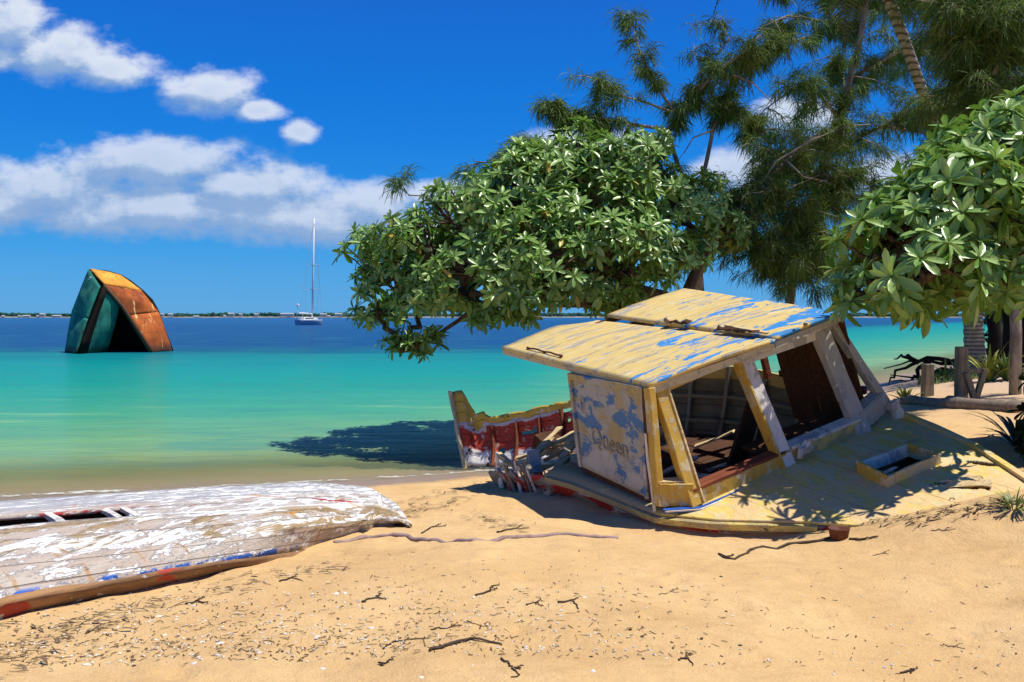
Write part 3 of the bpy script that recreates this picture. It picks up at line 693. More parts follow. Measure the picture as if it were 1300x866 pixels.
base = t.mix(zone, base, t.mix(t.smooth(nA, .3, .7), (.46, .46, .47, 1), (.36, .35, .35, 1)))
rdg = t.math('MAXIMUM', t.math('MULTIPLY', t.smooth(bnd, 1.55, 1.9), t.smooth(bnd, 2.5, 2.15)), t.math('MULTIPLY', t.smooth(bnd, 2.7, 2.85), t.smooth(bnd, 3.3, 3.1))); rend = t.math('MULTIPLY', t.smooth(t.sep(v)[0], 1.0, 2.2), t.smooth(bnd, 1.1, 1.5)); wm = t.smooth(t.math('ADD', nB, t.math('ADD', t.math('MULTIPLY', rdg, .09), t.math('MULTIPLY', rend, .05))), .525, .56)
col = t.mix(wm, base, (.84, .82, .78, 1)); nS = t.noise(t.mapping(v, (3, 45, 45)), 1, 5, .7); col = t.mix(t.smooth(nS, .5, .72, 0, .55), col, (.22, .17, .13, 1)); nV = t.noise(t.mapping(v, (14, 3, 3)), 1, 4, .6); col = t.mix(t.math('MULTIPLY', t.smooth(nV, .57, .70, 0, .7), t.smooth(bnd, 3, 2.6)), col, (.42, .22, .06, 1))
tan = t.math('MULTIPLY', t.smooth(t.math('ADD', nA, t.math('MULTIPLY', t.sep(v)[0], .02)), .52, .58), t.math('MULTIPLY', t.smooth(bnd, 1.7, 2.1), t.smooth(bnd, 3.2, 2.8)))
col = t.mix(tan, col, (.34, .24, .12, 1))
rst = t.noise(t.mapping(v, (2.2, 2.2, 2.2), (9, 1, 3)), 1, 4, .6, .5); col = t.mix(t.math('MULTIPLY', t.smooth(rst, .62, .69), t.smooth(bnd, 4.8, 4.2)), col, (.60, .26, .03, 1))
redn = t.noise(t.mapping(v, (1.2, 5, 5), (3, 3, 9)), 1, 5, .7); col = t.mix(t.math('MULTIPLY', t.smooth(redn, .56, .60), t.math('MULTIPLY', t.smooth(bnd, 3.1, 3.4), t.smooth(bnd, 4.3, 4.0))), col, (.40, .04, .04, 1))
col = t.mix(t.smooth(nF, .66, .70, 0, .8), col, (.10, .07, .05, 1))
lines = t.math('MULTIPLY', t.smooth(t.math('PINGPONG', t.math('ADD', t.math('MULTIPLY', bnd, 2.5), t.math('MULTIPLY', nC, .12)), .5), .04, .008), .55)
col = t.mix(lines, col, (.12, .09, .07, 1))
bl = t.math('MULTIPLY', t.math('MULTIPLY', t.smooth(bnd, .98, 1.0), t.smooth(bnd, 1.17, 1.1)), t.smooth(t.noise(t.mapping(v, (5, 9, 9)), 1, 5, .75), .49, .53))
col = t.mix(t.math('MULTIPLY', bl, t.math('MULTIPLY', t.smooth(t.sep(v)[0], -.5, -.2), t.smooth(t.sep(v)[0], 2.2, 1.7))), col, (.03, .12, .45, 1))
principled(t, out, col, .7, t.bump(t.math('SUBTRACT', t.math('ADD', wm, t.math('ADD', nF, nA)), t.math('MULTIPLY', lines, 2.5)), .8, .012), .25)
hm = m
for nm_, msk_ in (('hull_side', (fb > 1.0) & (fb < 3.0)), ('bottom_plank', (fb > 3.0) & (fb < 4.0) & ~slot), ('side_plank', fb > 4.0)):
    ho = npmesh(nm_, Vw, Qw[msk_], hm, wreck, True, {'band': bb}); s_ = ho.modifiers.new('s', 'SOLIDIFY'); s_.thickness = .03
m, t, out = newmat('rub_rail_paint'); v = t.obj(); nA = t.noise(t.mapping(v, (1.2, 8, 8)), 1, 6, .7); nR = t.noise(t.mapping(v, (1.8, 2, 3), (2, 0, 0)), 1, 4, .6)
col = t.mix(t.smooth(nA, .35, .65), (.36, .20, .09, 1), (.18, .10, .05, 1)); col = t.mix(t.smooth(nR, .63, .66), col, (.36, .06, .035, 1)); col = t.mix(t.smooth(t.noise(v, 9, 4), .64, .68), col, (.5, .45, .38, 1))
principled(t, out, col, .75, t.bump(nA, .6, .01), .2)
rr = npmesh('rub_rail', Vw + np.array([0, -.012, 0]), Qw[fb < 1.0], m, wreck, True); s_ = rr.modifiers.new('s', 'SOLIDIFY'); s_.thickness = .05
mb = MB(); cap_ = [tuple(q_) for q_ in WL(GR[0])]; mb.add(cap_, [tuple(range(len(cap_)))]); mb.build('end_board', M['wood_grey'], wreck)
# inside of the slot: hold lining coloured black as shade and white frames bridging it
i1 = int(np.argmax(PXR[3] > 172)); i2 = int(np.argmax(PXR[2] > 172)); mb = MB()
HOLD = plain('shade_black_lining', (.02, .016, .012, 1), .9, .1)
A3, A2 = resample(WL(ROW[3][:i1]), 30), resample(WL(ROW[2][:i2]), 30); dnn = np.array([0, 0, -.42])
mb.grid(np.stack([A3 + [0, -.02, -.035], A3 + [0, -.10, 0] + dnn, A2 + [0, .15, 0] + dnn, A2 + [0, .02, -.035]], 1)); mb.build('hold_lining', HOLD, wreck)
for fpx in (66, 136, 160):
    i_ = int(np.argmin(abs(PXR[3] - (fpx + 8)))); j_ = int(np.argmin(abs(PXR[2] - (fpx - 4))))
    mb = MB(); mb.beam(WL(ROW[3][i_]) + [0, -.03, -.012], WL(ROW[2][j_]) + [0, .03, -.012], (1, 0, 0), .05, .03, segs=3, jit=.003); mb.build('slot_frame', M['white'], wreck)

# =================================================================== SUNKEN SHIP BOW
SY = 58.0
def sp(px, py, dy=0): return at(px, py, SY + dy)
ship0 = sp(150, 447)
ship = empty('sunken_ship', (float(ship0[0]), float(ship0[1]), 0.0), 'rusting green and orange ship end jutting steeply out of the sea', 'ship')
so = np.array([ship0[0], ship0[1], 0.0])
def patch(c, n=14, lump=.06, bulge=.30):
    a, b, c_, d_ = [np.asarray(q_, float) for q_ in c]; nrm_ = np.cross(c_ - a, d_ - b); nrm_ /= np.linalg.norm(nrm_); nrm_ = nrm_ * (-1 if nrm_[1] > 0 else 1); G = np.zeros((n, n, 3))
    for i in range(n):
        for j in range(n):
            f_, g_ = i / (n - 1), j / (n - 1); p_ = lerp(lerp(a, b, f_), lerp(d_, c_, f_), g_)
            k_ = math.sin(PI * f_) * math.sin(PI * g_)
            G[i, j] = p_ - so + np.array([0, lump * k_ * 6 * vnoise(f_ * 4, g_ * 4, 1.3, 3), lump * .3 * k_]) + nrm_ * k_ * bulge
    mb = MB(); mb.grid(G); return mb
def steel(name, c1, c2, rustc, thr, streak=(2, 2, .35)):
    m, t, out = newmat(name); v = t.obj(); n1 = t.noise(t.mapping(v, streak), 1, 6, .7, .3); n2 = t.noise(v, .8, 4); n3 = t.noise(t.mapping(v, (3, 3, .5), (3, 1, 2)), 1, 6, .7)
    col = t.mix(t.smooth(n2, .35, .65), c1, c2); col = t.mix(t.smooth(n1, thr, thr + .1), col, rustc); col = t.mix(t.smooth(n3, .56, .68, 0, .85), col, (.03, .02, .012, 1)); zz = t.sep(v)[2]; col = t.mix(t.smooth(t.math('ADD', zz, t.math('MULTIPLY', n1, .8)), 1.0, .6, 0, .75), col, (.02, .022, .016, 1)); sm = t.smooth(t.math('PINGPONG', t.math('MULTIPLY', zz, .75), .5), .03, .0, 0, .3); col = t.mix(sm, col, tuple(c * .3 for c in c1[:3]) + (1,))
    principled(t, out, col, .75, t.bump(n1, .5, .05), .25); return m
gm = steel('green_hull_plate', (.03, .24, .165, 1), (.018, .13, .10, 1), (.05, .04, .02, 1), .58); om = steel('rusty_deck_plate', (.46, .11, .018, 1), (.24, .05, .01, 1), (.85, .55, .22, 1), .57)
ol = steel('orange_plate', (.85, .38, .05, 1), (.70, .26, .03, 1), (.34, .08, .02, 1), .58); dm = plain('hold_shade_and_dark_parts', (.018, .012, .01, 1), .9, .1)  # near-black: painted shade in the hold, also dark rails and windows
Ap = sp(114, 343, 0)
patch((Ap, sp(128, 364, -1.2), sp(112, 405, -1.7), sp(93, 396, 1.0))).build('hull_plate', gm, ship, True, 0, .12)
patch((sp(93, 396, 1.0), sp(112, 405, -1.7), sp(98, 449, -2.2), sp(84, 449, 1.5))).build('hull_plate', gm, ship, True, 0, .12)
patch((sp(131, 364, -1.0), sp(151, 388, -.2), sp(134, 449, .6), sp(104, 449, -1.9))).build('hull_plate', gm, ship, True, 0, .12)
patch((sp(130, 364, -1.2), sp(133, 364, -.9), sp(106, 449, -1.6), sp(97, 449, -2.3)), 6, 0, 0).build('keel_band', dm, ship, True, 0, .25)
patch((sp(134, 363, -.8), sp(180, 371, 1.9), sp(200, 397, 1.95), sp(163, 402, -.1)), 10, .04).build('deck_plate', om, ship, True, 0, .12)
patch((sp(163, 401.5, -.1), sp(200, 396.5, 1.95), sp(218, 449, 2.7), sp(192, 449, .15)), 10, .04).build('deck_plate', om, ship, True, 0, .12)
patch((Ap + [.03, 0, 0], sp(151, 350, 1.85), sp(180, 371, 1.85), sp(132, 362, -.95)), 10, .02).build('deck_plate', ol, ship, True, 0, .12)
mb = MB(); mb.tube([p_ - so for p_ in (Ap, sp(135, 345, .9), sp(152, 350, 1.9), sp(165, 358, 1.9), sp(180, 370, 1.9), sp(192, 382, 1.95), sp(200, 397, 2.0), sp(207, 418, 2.4), sp(219, 449, 2.8))], [.08, .1, .12, .13, .14, .14, .15, .15, .15], 6); mb.build('bulwark_rail', dm, ship, True)
mb = MB(); mb.tube([p_ - so for p_ in (Ap, sp(104, 369, .5), sp(93, 396, 1.0), sp(88, 422, 1.25), sp(84, 449, 1.5))], .08, 6); mb.build('edge_strip', gm, ship, True)
mb = MB(); mb.tube([p_ - so for p_ in (sp(132, 362, -1.1), sp(156, 390, -.3), sp(193, 449, .1))], .14, 6); mb.build('deck_edge', M['rust'], ship, True)
mb = MB(); Gp = [sp(150, 390, 1.2) - so, sp(128, 449, 3.0) - so, sp(195, 449, 3.0) - so]; mb.add(Gp, [(0, 1, 2)]); mb.build('hold_shade_sheet', dm, ship)  # near-black sheet stands in for the shade inside the hold
# closing back
mb = MB(); mb.add([p_ - so for p_ in (Ap + [0, .3, 0], sp(84, 449, 1.6), sp(150, 449, 6), sp(219, 449, 2.9), sp(200, 397, 2.1), sp(165, 357, 2.0))], [(0, 1, 2), (0, 2, 5), (5, 2, 4), (4, 2, 3)]); mb.build('hull_plate', gm, ship)
mb = MB(); mb.beam(sp(113, 356, -.6) - so, sp(115, 352, -.7) - so, (1, 0, 0), .12, .05); mb.build('hawse_mark', M['white'], ship)

# =================================================================== YACHT AT ANCHOR
yp = atz(394, 412.5, 0.0); k = yp[1]
yacht = empty('sailing_yacht', (float(yp[0]), float(yp[1]), 0), 'tall masted white and blue sailing yacht anchored far out with sails down', 'sailboat')
yacht.rotation_euler = (0, math.radians(2.0), math.radians(52))
hl = 4.5; mb = MB(); G = []
for i, f_ in enumerate(np.linspace(0, 1, 14)):
    x_ = -hl + 2 * hl * f_; bw = 2.0 * (1 - max(0, (f_ - .35) / .65) ** 2.2) * (.75 + .25 * sstep(0, .3, f_)); sh_ = 1.2 + .4 * f_ ** 2
    G.append([(x_, -bw, sh_), (x_, -bw * .92, .5), (x_ - .25 * f_, -bw * .55, -.4), (x_, 0, -.7), (x_ - .25 * f_, bw * .55, -.4), (x_, bw * .92, .5), (x_, bw, sh_)])
mb.grid(G)
mb.add([G[0][i] for i in range(7)], [tuple(range(7))]); 
mb.build('hull', plain('yacht_blue_hull', (.20, .30, .44, 1), .35, .4), yacht, True)
wmat = plain('yacht_white', (.78, .78, .76, 1), .4)
mb = MB(); mb.grid([[g_[0], (g_[0][0], 0, g_[0][2] + .06), g_[6]] for g_ in G]); mb.build('deck', wmat, yacht)
mb = MB(); mb.add([(-3.4, -1.3, 1.3), (2.2, -1.0, 1.65), (2.2, 1.0, 1.65), (-3.4, 1.3, 1.3), (-3.1, -1.1, 2.1), (1.2, -.8, 2.2), (1.2, .8, 2.2), (-3.1, 1.1, 2.1)], [(0, 1, 5, 4), (1, 2, 6, 5), (2, 3, 7, 6), (3, 0, 4, 7), (4, 5, 6, 7)]); mb.build('cabin', wmat, yacht, bevel=.08)
mb = MB(); mb.beam((-2.8, -1.25, 1.8), (.6, -1.0, 2.0), (0, 0, 1), .22, .05); mb.beam((-2.8, 1.25, 1.8), (.6, 1.0, 2.0), (0, 0, 1), .22, .05); mb.build('cabin_window', dm, yacht)
mh = (412.5 - 277) / F * k
mb = MB(); mb.tube([(.6, 0, 1.2), (.6, 0, mh * .5), (.6, 0, mh)], [.26, .24, .17], 8); mb.build('mast', wmat, yacht, True)
mb = MB(); mb.tube([(.5, 0, 3.2), (-4.2, 0, 3.3)], .2, 8); mb.build('boom', wmat, yacht, True)
for hf, hw in ((.56, 2.6), (.33, 3.1)):
    mb = MB(); mb.tube([(.3, -hw, mh * hf), (.6, 0, mh * hf + .1), (.3, hw, mh * hf)], .10, 6); mb.build('spreader', wmat, yacht)
for a, b in (((4.4, 0, 1.6), (.6, 0, mh)), ((-4.4, 0, 1.2), (.6, 0, mh)), ((.3, -1.9, 1.4), (.3, -3.1, mh * .33)), ((.3, 1.9, 1.4), (.3, 3.1, mh * .33)), ((.3, -3.1, mh * .33), (.3, -2.6, mh * .56)), ((.3, 3.1, mh * .33), (.3, 2.6, mh * .56)), ((.3, 2.6, mh * .56), (.6, 0, mh * .98)), ((.3, -2.6, mh * .56), (.6, 0, mh * .98))):
    mb = MB(); mb.tube([a, b], .03, 4); mb.build('rigging_stay', M['grey'], yacht)
mb = MB(); mb.beam((-4, -1.3, 1.2), (-4, -1.3, 3.0), (1, 0, 0), .08, .08); mb.beam((-4, 1.3, 1.2), (-4, 1.3, 3.0), (1, 0, 0), .08, .08); mb.beam((-4, -1.4, 3.0), (-4, 1.4, 3.0), (1, 0, 0), .8, .12); mb.build('stern_arch', wmat, yacht)
mb = MB(); mb.tube([(-3.9, .9, 3.0), (-3.9, .9, 5.6)], .06, 6); mb.tube([(-3.9, .5, 5.6), (-3.9, 1.3, 5.6)], .35, 8); mb.build('wind_generator', wmat, yacht)

# =================================================================== FAR SHORE
FY = 1900.0
xs = np.linspace(-1500, 1600, 240); mb = MB(); G = []
for x_ in xs: G.append([(x_, FY - 12 + 14 * vnoise(x_, 0, .01, 2), -.5), (x_, FY + 6 + 10 * vnoise(x_, 0, .02, 3), 1.2), (x_, FY + 60, 2.5), (x_, FY + 400, 3)])
mb.grid(G); fs = mb.build('far_shore', plain('far_shore_sand', (.30, .27, .2, 1)), None, True); fs['kind'] = 'structure'
N = 2600; V = []; Q = []
hx = RNG.uniform(-1500, 1600, N); hy = FY + 10 + RNG.uniform(0, 1, N) ** 1.3 * 180
fm, t, out = newmat('far_trees'); n_ = t.noise(t.obj(), .03, 4); principled(t, out, t.mix(t.smooth(n_, .3, .7), (.008, .045, .04, 1), (.03, .085, .05, 1)), .9, None, .1)
ico_v = np.array([(0, 0, 1), (.9, 0, .45), (.28, .85, .45), (-.72, .53, .45), (-.72, -.53, .45), (.28, -.85, .45), (.75, .5, -.3), (-.28, .85, -.4), (-.9, 0, -.3), (-.28, -.85, -.4), (.75, -.5, -.3)])
ico_f = [(0, 1, 2), (0, 2, 3), (0, 3, 4), (0, 4, 5), (0, 5, 1), (1, 6, 2), (2, 7, 3), (3, 8, 4), (4, 9, 5), (5, 10, 1), (6, 7, 2), (7, 8, 3), (8, 9, 4), (9, 10, 5), (10, 6, 1)]
prof_h = 1 + .5 * vnoise(hx, hy * 0, .006, 5) + .5 * vnoise(hx, hy * 0, .02, 7)
for i in range(N):
    r_ = RNG.uniform(5, 11); h_ = RNG.uniform(4.5, 8.0) * prof_h[i]
    V.append(ico_v * np.array([r_, r_, h_ * .65]) * RNG.uniform(.8, 1.2, (11, 1)) + np.array([hx[i], hy[i], 2 + h_ * .5])); Q.append(np.array(ico_f) + 11 * i)
ft = npmesh('far_trees', np.concatenate(V), np.concatenate(Q), fm, None, False); tag(ft, 'thin dark green belt of trees along the far shore', 'woodland', kind='stuff')
hmat = plain('house_wall', (.42, .42, .40, 1), .7, .2)
for i, (px, wd, hh_) in enumerate(((5, 8, 4), (26, 7, 4), (31, 7, 4), (36, 14, 5), (49, 6, 4), (55, 14, 6), (69, 7, 4), (74, 20, 5), (207, 9, 6), (217, 12, 6), (250, 14, 3), (286, 7, 4), (294, 17, 8), (306, 8, 6), (326, 10, 6), (365, 36, 7), (366, 10, 5), (411, 18, 6), (418, 8, 4), (430, 20, 7))):
    x_ = (px - 650) / F * (FY - 2); wd *= .8; hh_ *= .6; mb = MB(); z0 = 1.0 + (3 if hh_ > 3.5 else 0)
    mb.add([(-wd / 2, -3, 0), (wd / 2, -3, 0), (wd / 2, 3, 0), (-wd / 2, 3, 0), (-wd / 2, -3, hh_), (wd / 2, -3, hh_), (wd / 2, 3, hh_), (-wd / 2, 3, hh_), (-wd / 2 - .4, 0, hh_ + 2), (wd / 2 + .4, 0, hh_ + 2)], [(0, 1, 5, 4), (1, 2, 6, 5), (2, 3, 7, 6), (3, 0, 4, 7), (4, 5, 9, 8), (6, 7, 8, 9), (5, 6, 9), (7, 4, 8)])
    o = mb.build('house', hmat, None, loc=(x_, FY - 4, z0)); tag(o, 'tiny white building among the trees of the far shore', 'building', 'white buildings on the far shore')

# =================================================================== TREES
def leafmat(name, c1, c2, under, rough=.45, trans=.3, spec=.4):
    m, t, out = newmat(name); a = t.attr('tint')
    col = t.mix(t.math('MINIMUM', a, 1.0), c1, c2); col = t.mix(t.smooth(a, 1.2, 1.6), col, (.50, .40, .06, 1)); p_ = principled(t, None, col, rough, None, spec)
    tr = t.node('ShaderNodeBsdfTranslucent'); t.set(tr.inputs[0], t.mix(.5, col, under))
    mx = t.node('ShaderNodeMixShader'); mx.inputs[0].default_value = trans; t.l.new(p_.outputs[0], mx.inputs[1]); t.l.new(tr.outputs[0], mx.inputs[2]); t.l.new(mx.outputs[0], out.inputs[0]); return m
LEAF = leafmat('broad_leaf', (.075, .22, .022, 1), (.36, .52, .14, 1), (.17, .32, .015, 1), .32, .22, .55)
NEEDLE = leafmat('casuarina_needles', (.035, .10, .025, 1), (.20, .27, .045, 1), (.14, .20, .02, 1), .6, .3, .2)
def bark(name, c1, c2, scl=(6, 6, 2)):
    m, t, out = newmat(name); v = t.obj(); n_ = t.noise(t.mapping(v, scl), 1, 6, .7, .4); n2 = t.noise(v, 1.2, 3)
    principled(t, out, t.mix(t.smooth(n_, .3, .7), t.mix(t.smooth(n2, .3, .7), c1, tuple(x * 1.5 for x in c1[:3]) + (1,)), c2), .9, t.bump(n_, .8, .03), .1); return m
BARK = bark('heliotrope_bark', (.13, .10, .075, 1), (.05, .038, .028, 1)); CBARK = bark('casuarina_bark', (.34, .30, .24, 1), (.13, .105, .08, 1)); PBARK = bark('palm_bark', (.34, .29, .22, 1), (.10, .08, .06, 1), (1.2, 1.2, 16))
m, t, out = newmat('palm_bark'); v = t.obj(); zz = t.sep(v)[2]; n_ = t.noise(t.mapping(v, (5, 5, 2)), 1, 5, .7); ring = t.math('PINGPONG', t.math('ADD', zz, t.math('MULTIPLY', n_, .05)), .05)
col = t.mix(t.smooth(n_, .3, .7), (.46, .42, .35, 1), (.28, .25, .20, 1)); col = t.mix(t.smooth(ring, .026, .008, 0, .85), col, (.07, .055, .04, 1))
principled(t, out, col, .9, t.bump(ring, 1.0, .3), .1); PBARK = m
LT = []    # leaf template : (x along, y across, z)
for xs_, wd in ((0, .04), (.28, .10), (.58, .155), (.82, .14), (1.0, .02)):
    for sgn in (-1, 0, 1): LT.append((xs_, sgn * wd, .05 * abs(sgn) - .28 * xs_ * xs_))
LT = np.array(LT); LQ = np.array([(i * 3 + j, i * 3 + 3 + j, i * 3 + 4 + j, i * 3 + 1 + j) for i in range(4) for j in range(2)])
def rosettes(P, Nn, size, nl=14):
    """leaf whorls: P points, Nn axes"""
    n = len(P); k = n * nl
    ax = Nn / np.linalg.norm(Nn, axis=1)[:, None]
    ref = np.where(abs(ax[:, 2:3]) < .9, np.array([[0, 0, 1.0]]), np.array([[1.0, 0, 0]])); a = np.cross(ax, ref); a /= np.linalg.norm(a, axis=1)[:, None]; b = np.cross(ax, a)
    idx = np.tile(np.arange(nl), n); ro = np.repeat(np.arange(n), nl); f_ = idx / (nl - 1)
    th = idx * 2.39996 + np.repeat(RNG.uniform(0, 6.28, n), nl) + RNG.normal(0, .2, k); el = np.radians(62 - 85 * f_ + RNG.normal(0, 9, k)); ln = size * (.5 + .5 * np.sqrt(f_)) * RNG.uniform(.8, 1.15, k)
    ln = ln * np.repeat(RNG.uniform(.72, 1.2, n), nl)
    rad = np.cos(th)[:, None] * a[ro] + np.sin(th)[:, None] * b[ro]
    dx = np.cos(el)[:, None] * rad + np.sin(el)[:, None] * ax[ro]; dz = -np.sin(el)[:, None] * rad + np.cos(el)[:, None] * ax[ro]; dy = np.cross(dz, dx)
    roll = RNG.normal(0, .25, k)[:, None]; dy2 = dy * np.cos(roll) + dz * np.sin(roll); dz2 = -dy * np.sin(roll) + dz * np.cos(roll)
    V = P[ro][:, None, :] + ln[:, None, None] * (LT[None, :, 0:1] * dx[:, None] + LT[None, :, 1:2] * dy2[:, None] + LT[None, :, 2:3] * dz2[:, None])
    Q = LQ[None] + (np.arange(k) * len(LT))[:, None, None]
    tint = np.clip(RNG.uniform(0, .7, k) + .35 * (1 - f_), 0, 1); tint = np.where((RNG.random(k) < .02) & (f_ > .6), 2.0, tint)
    return V.reshape(-1, 3), Q.reshape(-1, 4), np.repeat(tint, len(LT))
def crown_points(ells, spacing, low=-.55, tries=40000, cull=-.2):
    """points over the outside of a union of ellipsoids, denser on top"""
    C = np.array([e_[0] for e_ in ells]); Rd = np.array([e_[1] for e_ in ells]); area = (Rd[:, 0] * Rd[:, 2]); w_ = area / area.sum()
    which = RNG.choice(len(ells), tries, p=w_); d_ = RNG.normal(size=(tries, 3)); d_ /= np.linalg.norm(d_, axis=1)[:, None]
    ok = d_[:, 2] > low; which, d_ = which[ok], d_[ok]
    sc_ = RNG.uniform(.66, 1.10, len(d_)); P = C[which] + Rd[which] * d_ * sc_[:, None]; rg_ = 1 + .42 * vnoise(P[:, 0] * 1.0 + P[:, 1] * .6, P[:, 2] + P[:, 1] * .4, 1.7, 12) + .22 * vnoise(P[:, 0] + P[:, 1] * .3, P[:, 2] - P[:, 1] * .5, 4.5, 15); P = C[which] + Rd[which] * d_ * (sc_ * rg_)[:, None]
    inn = np.zeros(len(P), bool)
    for i in range(len(ells)): inn |= (np.sum(((P - C[i]) / Rd[i]) ** 2, 1) < .62) & (which != i)
    P, d_, which = P[~inn], d_[~inn], which[~inn]; cell = {}; keep = []
    for i, p_ in enumerate(P):
        key = tuple(np.floor(p_ / spacing).astype(int)); bad = False
        for a in (-1, 0, 1):
            for b in (-1, 0, 1):
                for c_ in (-1, 0, 1):
                    for q_ in cell.get((key[0] + a, key[1] + b, key[2] + c_), ()):
                        if np.sum((P[q_] - p_) ** 2) < spacing ** 2: bad = True; break
        if not bad: cell.setdefault(key, []).append(i); keep.append(i)
    keep = np.array(keep); nz_ = vnoise(P[keep, 0] + .5 * P[keep, 1], P[keep, 2] + .3 * P[keep, 1], 2.2, 7) + .5 * vnoise(P[keep, 0], P[keep, 2], 5, 3); keep = keep[nz_ > cull]
    return P[keep], d_[keep], which[keep]
def curve(a, b, sag=.0, wob=.05, n=6):
    a, b = np.asarray(a, float), np.asarray(b, float); L_ = np.linalg.norm(b - a); f_ = np.linspace(0, 1, n)[:, None]
    P = a * (1 - f_) + b * f_; P[:, 2] += sag * L_ * (4 * f_ * (1 - f_))[:, 0]; P[1:-1] += RNG.normal(0, wob * L_, (n - 2, 3)); return P
def broad_tree(name, label, base, fork, ells, spacing, size, trunk_r, nl=14, low=-.5, cull=-.14, group=None):
    root = empty(name, [float(c) for c in base], label, 'tree', group); base = np.asarray(base, float)
    P, d_, wh = crown_points(ells, spacing, low, cull=cull)
    mb = MB(); n_f = len(fork)
    for i, fk in enumerate(fork):
        mb.tube(np.array([np.asarray(q_) - base for q_ in fk]), np.linspace(trunk_r[i], trunk_r[i] * .55, len(fk)), 9)
    ends = [np.asarray(fk[-1]) for fk in fork]
    for i, (c, r_) in enumerate(ells):
        e_ = min(ends, key=lambda q_: np.linalg.norm(q_ - c)); cv = curve(e_, c - np.array([0, 0, r_[2] * .25]), -.04, .05, 7)
        mb.tube(cv - base, np.linspace(.075, .035, 7), 7)
        mine = np.nonzero(wh == i)[0]
        if not len(mine): continue
        sub_ = [c + r_ * v_ * .45 for v_ in (np.array((.8, 0, .1)), np.array((-.8, 0, .1)), np.array((0, .8, .1)), np.array((0, -.8, .1)), np.array((0, 0, .7)))]
        for s_ in sub_: mb.tube(curve(cv[-1], s_, 0, .06, 4) - base, np.linspace(.035, .022, 4), 5)
        for q_ in mine:
            s_ = min(sub_, key=lambda z_: np.linalg.norm(z_ - P[q_])); mb.tube(curve(s_, P[q_] - d_[q_] * .03, -.05, .05, 4) - base, np.linspace(.02, .010, 4), 4, cap=False)
    mb.build('trunk', BARK, root, True)
    ax = d_ * np.array([.8, .8, .55]) + np.array([0, 0, .55]) + RNG.normal(0, .18, d_.shape)
    V, Q, tn = rosettes(P - base, ax, size, nl); npmesh('crown', V, Q, LEAF, root, True, {'tint': tn}); return root, len(P)
def el(px, py, Y, rx, ry, rz): return (at(px, py, Y), np.array([rx, ry, rz]))
ellsA = [el(505, 355, 16.0, .85, .9, .95), el(545, 315, 15.6, .9, 1.0, .75), el(600, 285, 15.6, 1.0, 1.1, .85), el(665, 250, 15.9, 1.1, 1.3, .85), el(735, 230, 16.0, 1.1, 1.3, .85), el(800, 235, 16.2, 1.1, 1.3, .8), el(860, 265, 16.3, .95, 1.1, .75),
         el(900, 295, 16.4, .6, .9, .55), el(620, 350, 15.0, 1.1, 1.1, .7), el(700, 330, 14.6, 1.1, 1.0, .8), el(770, 310, 14.7, .95, .9, .75), el(560, 375, 15.4, .9, 1.0, .6), el(480, 395, 16.2, .5, .6, .55), el(690, 375, 14.6, .75, .7, .38), el(640, 400, 15.2, .55, .6, .25), el(740, 290, 15.2, 1.3, 1.2, .9), el(600, 330, 15.6, 1.2, 1.2, .8), el(510, 440, 16.0, .35, .4, .32), el(545, 430, 16, .25, .3, .25), el(840, 325, 15.0, .6, .6, .42), el(745, 368, 14.8, .75, .6, .40), el(800, 345, 14.8, .65, .6, .40), el(885, 325, 15.6, .5, .6, .35), el(780, 385, 15.6, .5, .5, .25), el(650, 300, 18.1, 1.5, 1.3, .85), el(745, 280, 18.3, 1.5, 1.3, .85), el(575, 335, 17.7, 1.1, 1.1, .7), el(530, 375, 17.2, .7, .8, .5), el(700, 350, 17.5, 1.1, 1.0, .5)]
bA = np.array([2.95, 15.9, gz(2.95, 15.9) - .1])
fA = [[bA, at(868, 400, 15.8), at(845, 378, 15.7), at(800, 365, 15.6), at(770, 340, 15.6)], [bA + [.05, .1, 0], at(872, 372, 15.9), at(885, 340, 16.0), at(902, 300, 16.2)], [bA + [-.1, 0, 0], at(820, 405, 15.6), at(760, 385, 15.5), at(690, 350, 15.5)], [at(760, 385, 15.5), at(700, 385, 15.6), at(640, 372, 15.7), at(580, 375, 15.8)], [at(640, 372, 15.7), at(600, 395, 15.9), at(555, 425, 16.0), at(520, 440, 16.0)]]
rt, nA_ = broad_tree('heliotrope_tree', 'spreading round-crowned tree with whorls of broad pale leaves leaning over the water behind the boat', bA, fA, ellsA, .195, .255, [.16, .13, .15, .09, .05], 14, -.42)
ellsB = [el(1120, 355, 8.6, .55, .6, .40), el(1180, 340, 8.1, .55, .6, .42), el(1245, 345, 8.5, .55, .6, .40), el(1310, 350, 9.3, .6, .6, .4), el(1150, 300, 8.5, .55, .7, .45), el(1215, 265, 8.5, .6, .8, .5), el(1290, 240, 9.4, .65, .8, .55), el(1250, 195, 9.3, .5, .7, .42), el(1320, 180, 9.9, .6, .8, .5), el(1215, 225, 9.2, .3, .4, .22), el(1380, 260, 9.9, .9, .8, .9), el(1105, 325, 8.5, .32, .4, .3), el(1090, 375, 8.5, .22, .3, .22), el(1440, 330, 9.9, .8, .8, .7), el(1230, 310, 9.6, .8, .8, .6), el(1310, 290, 9.8, .9, .9, .7), el(1370, 180, 10, .8, .9, .6)]
bB = np.array([6.35, 9.9, gz(6.35, 9.9) - .1])
fB = [[bB, at(1350, 480, 9.7), at(1345, 420, 9.6), at(1320, 360, 9.4), at(1270, 310, 9.2)], [at(1345, 420, 9.6), at(1300, 385, 9.3), at(1230, 372, 9.0), at(1180, 358, 8.9), at(1130, 352, 8.9)], [at(1320, 360, 9.4), at(1330, 290, 9.6), at(1320, 220, 9.7)], [bB + [.1, .1, 0], at(1390, 400, 9.8), at(1420, 330, 9.8)]]
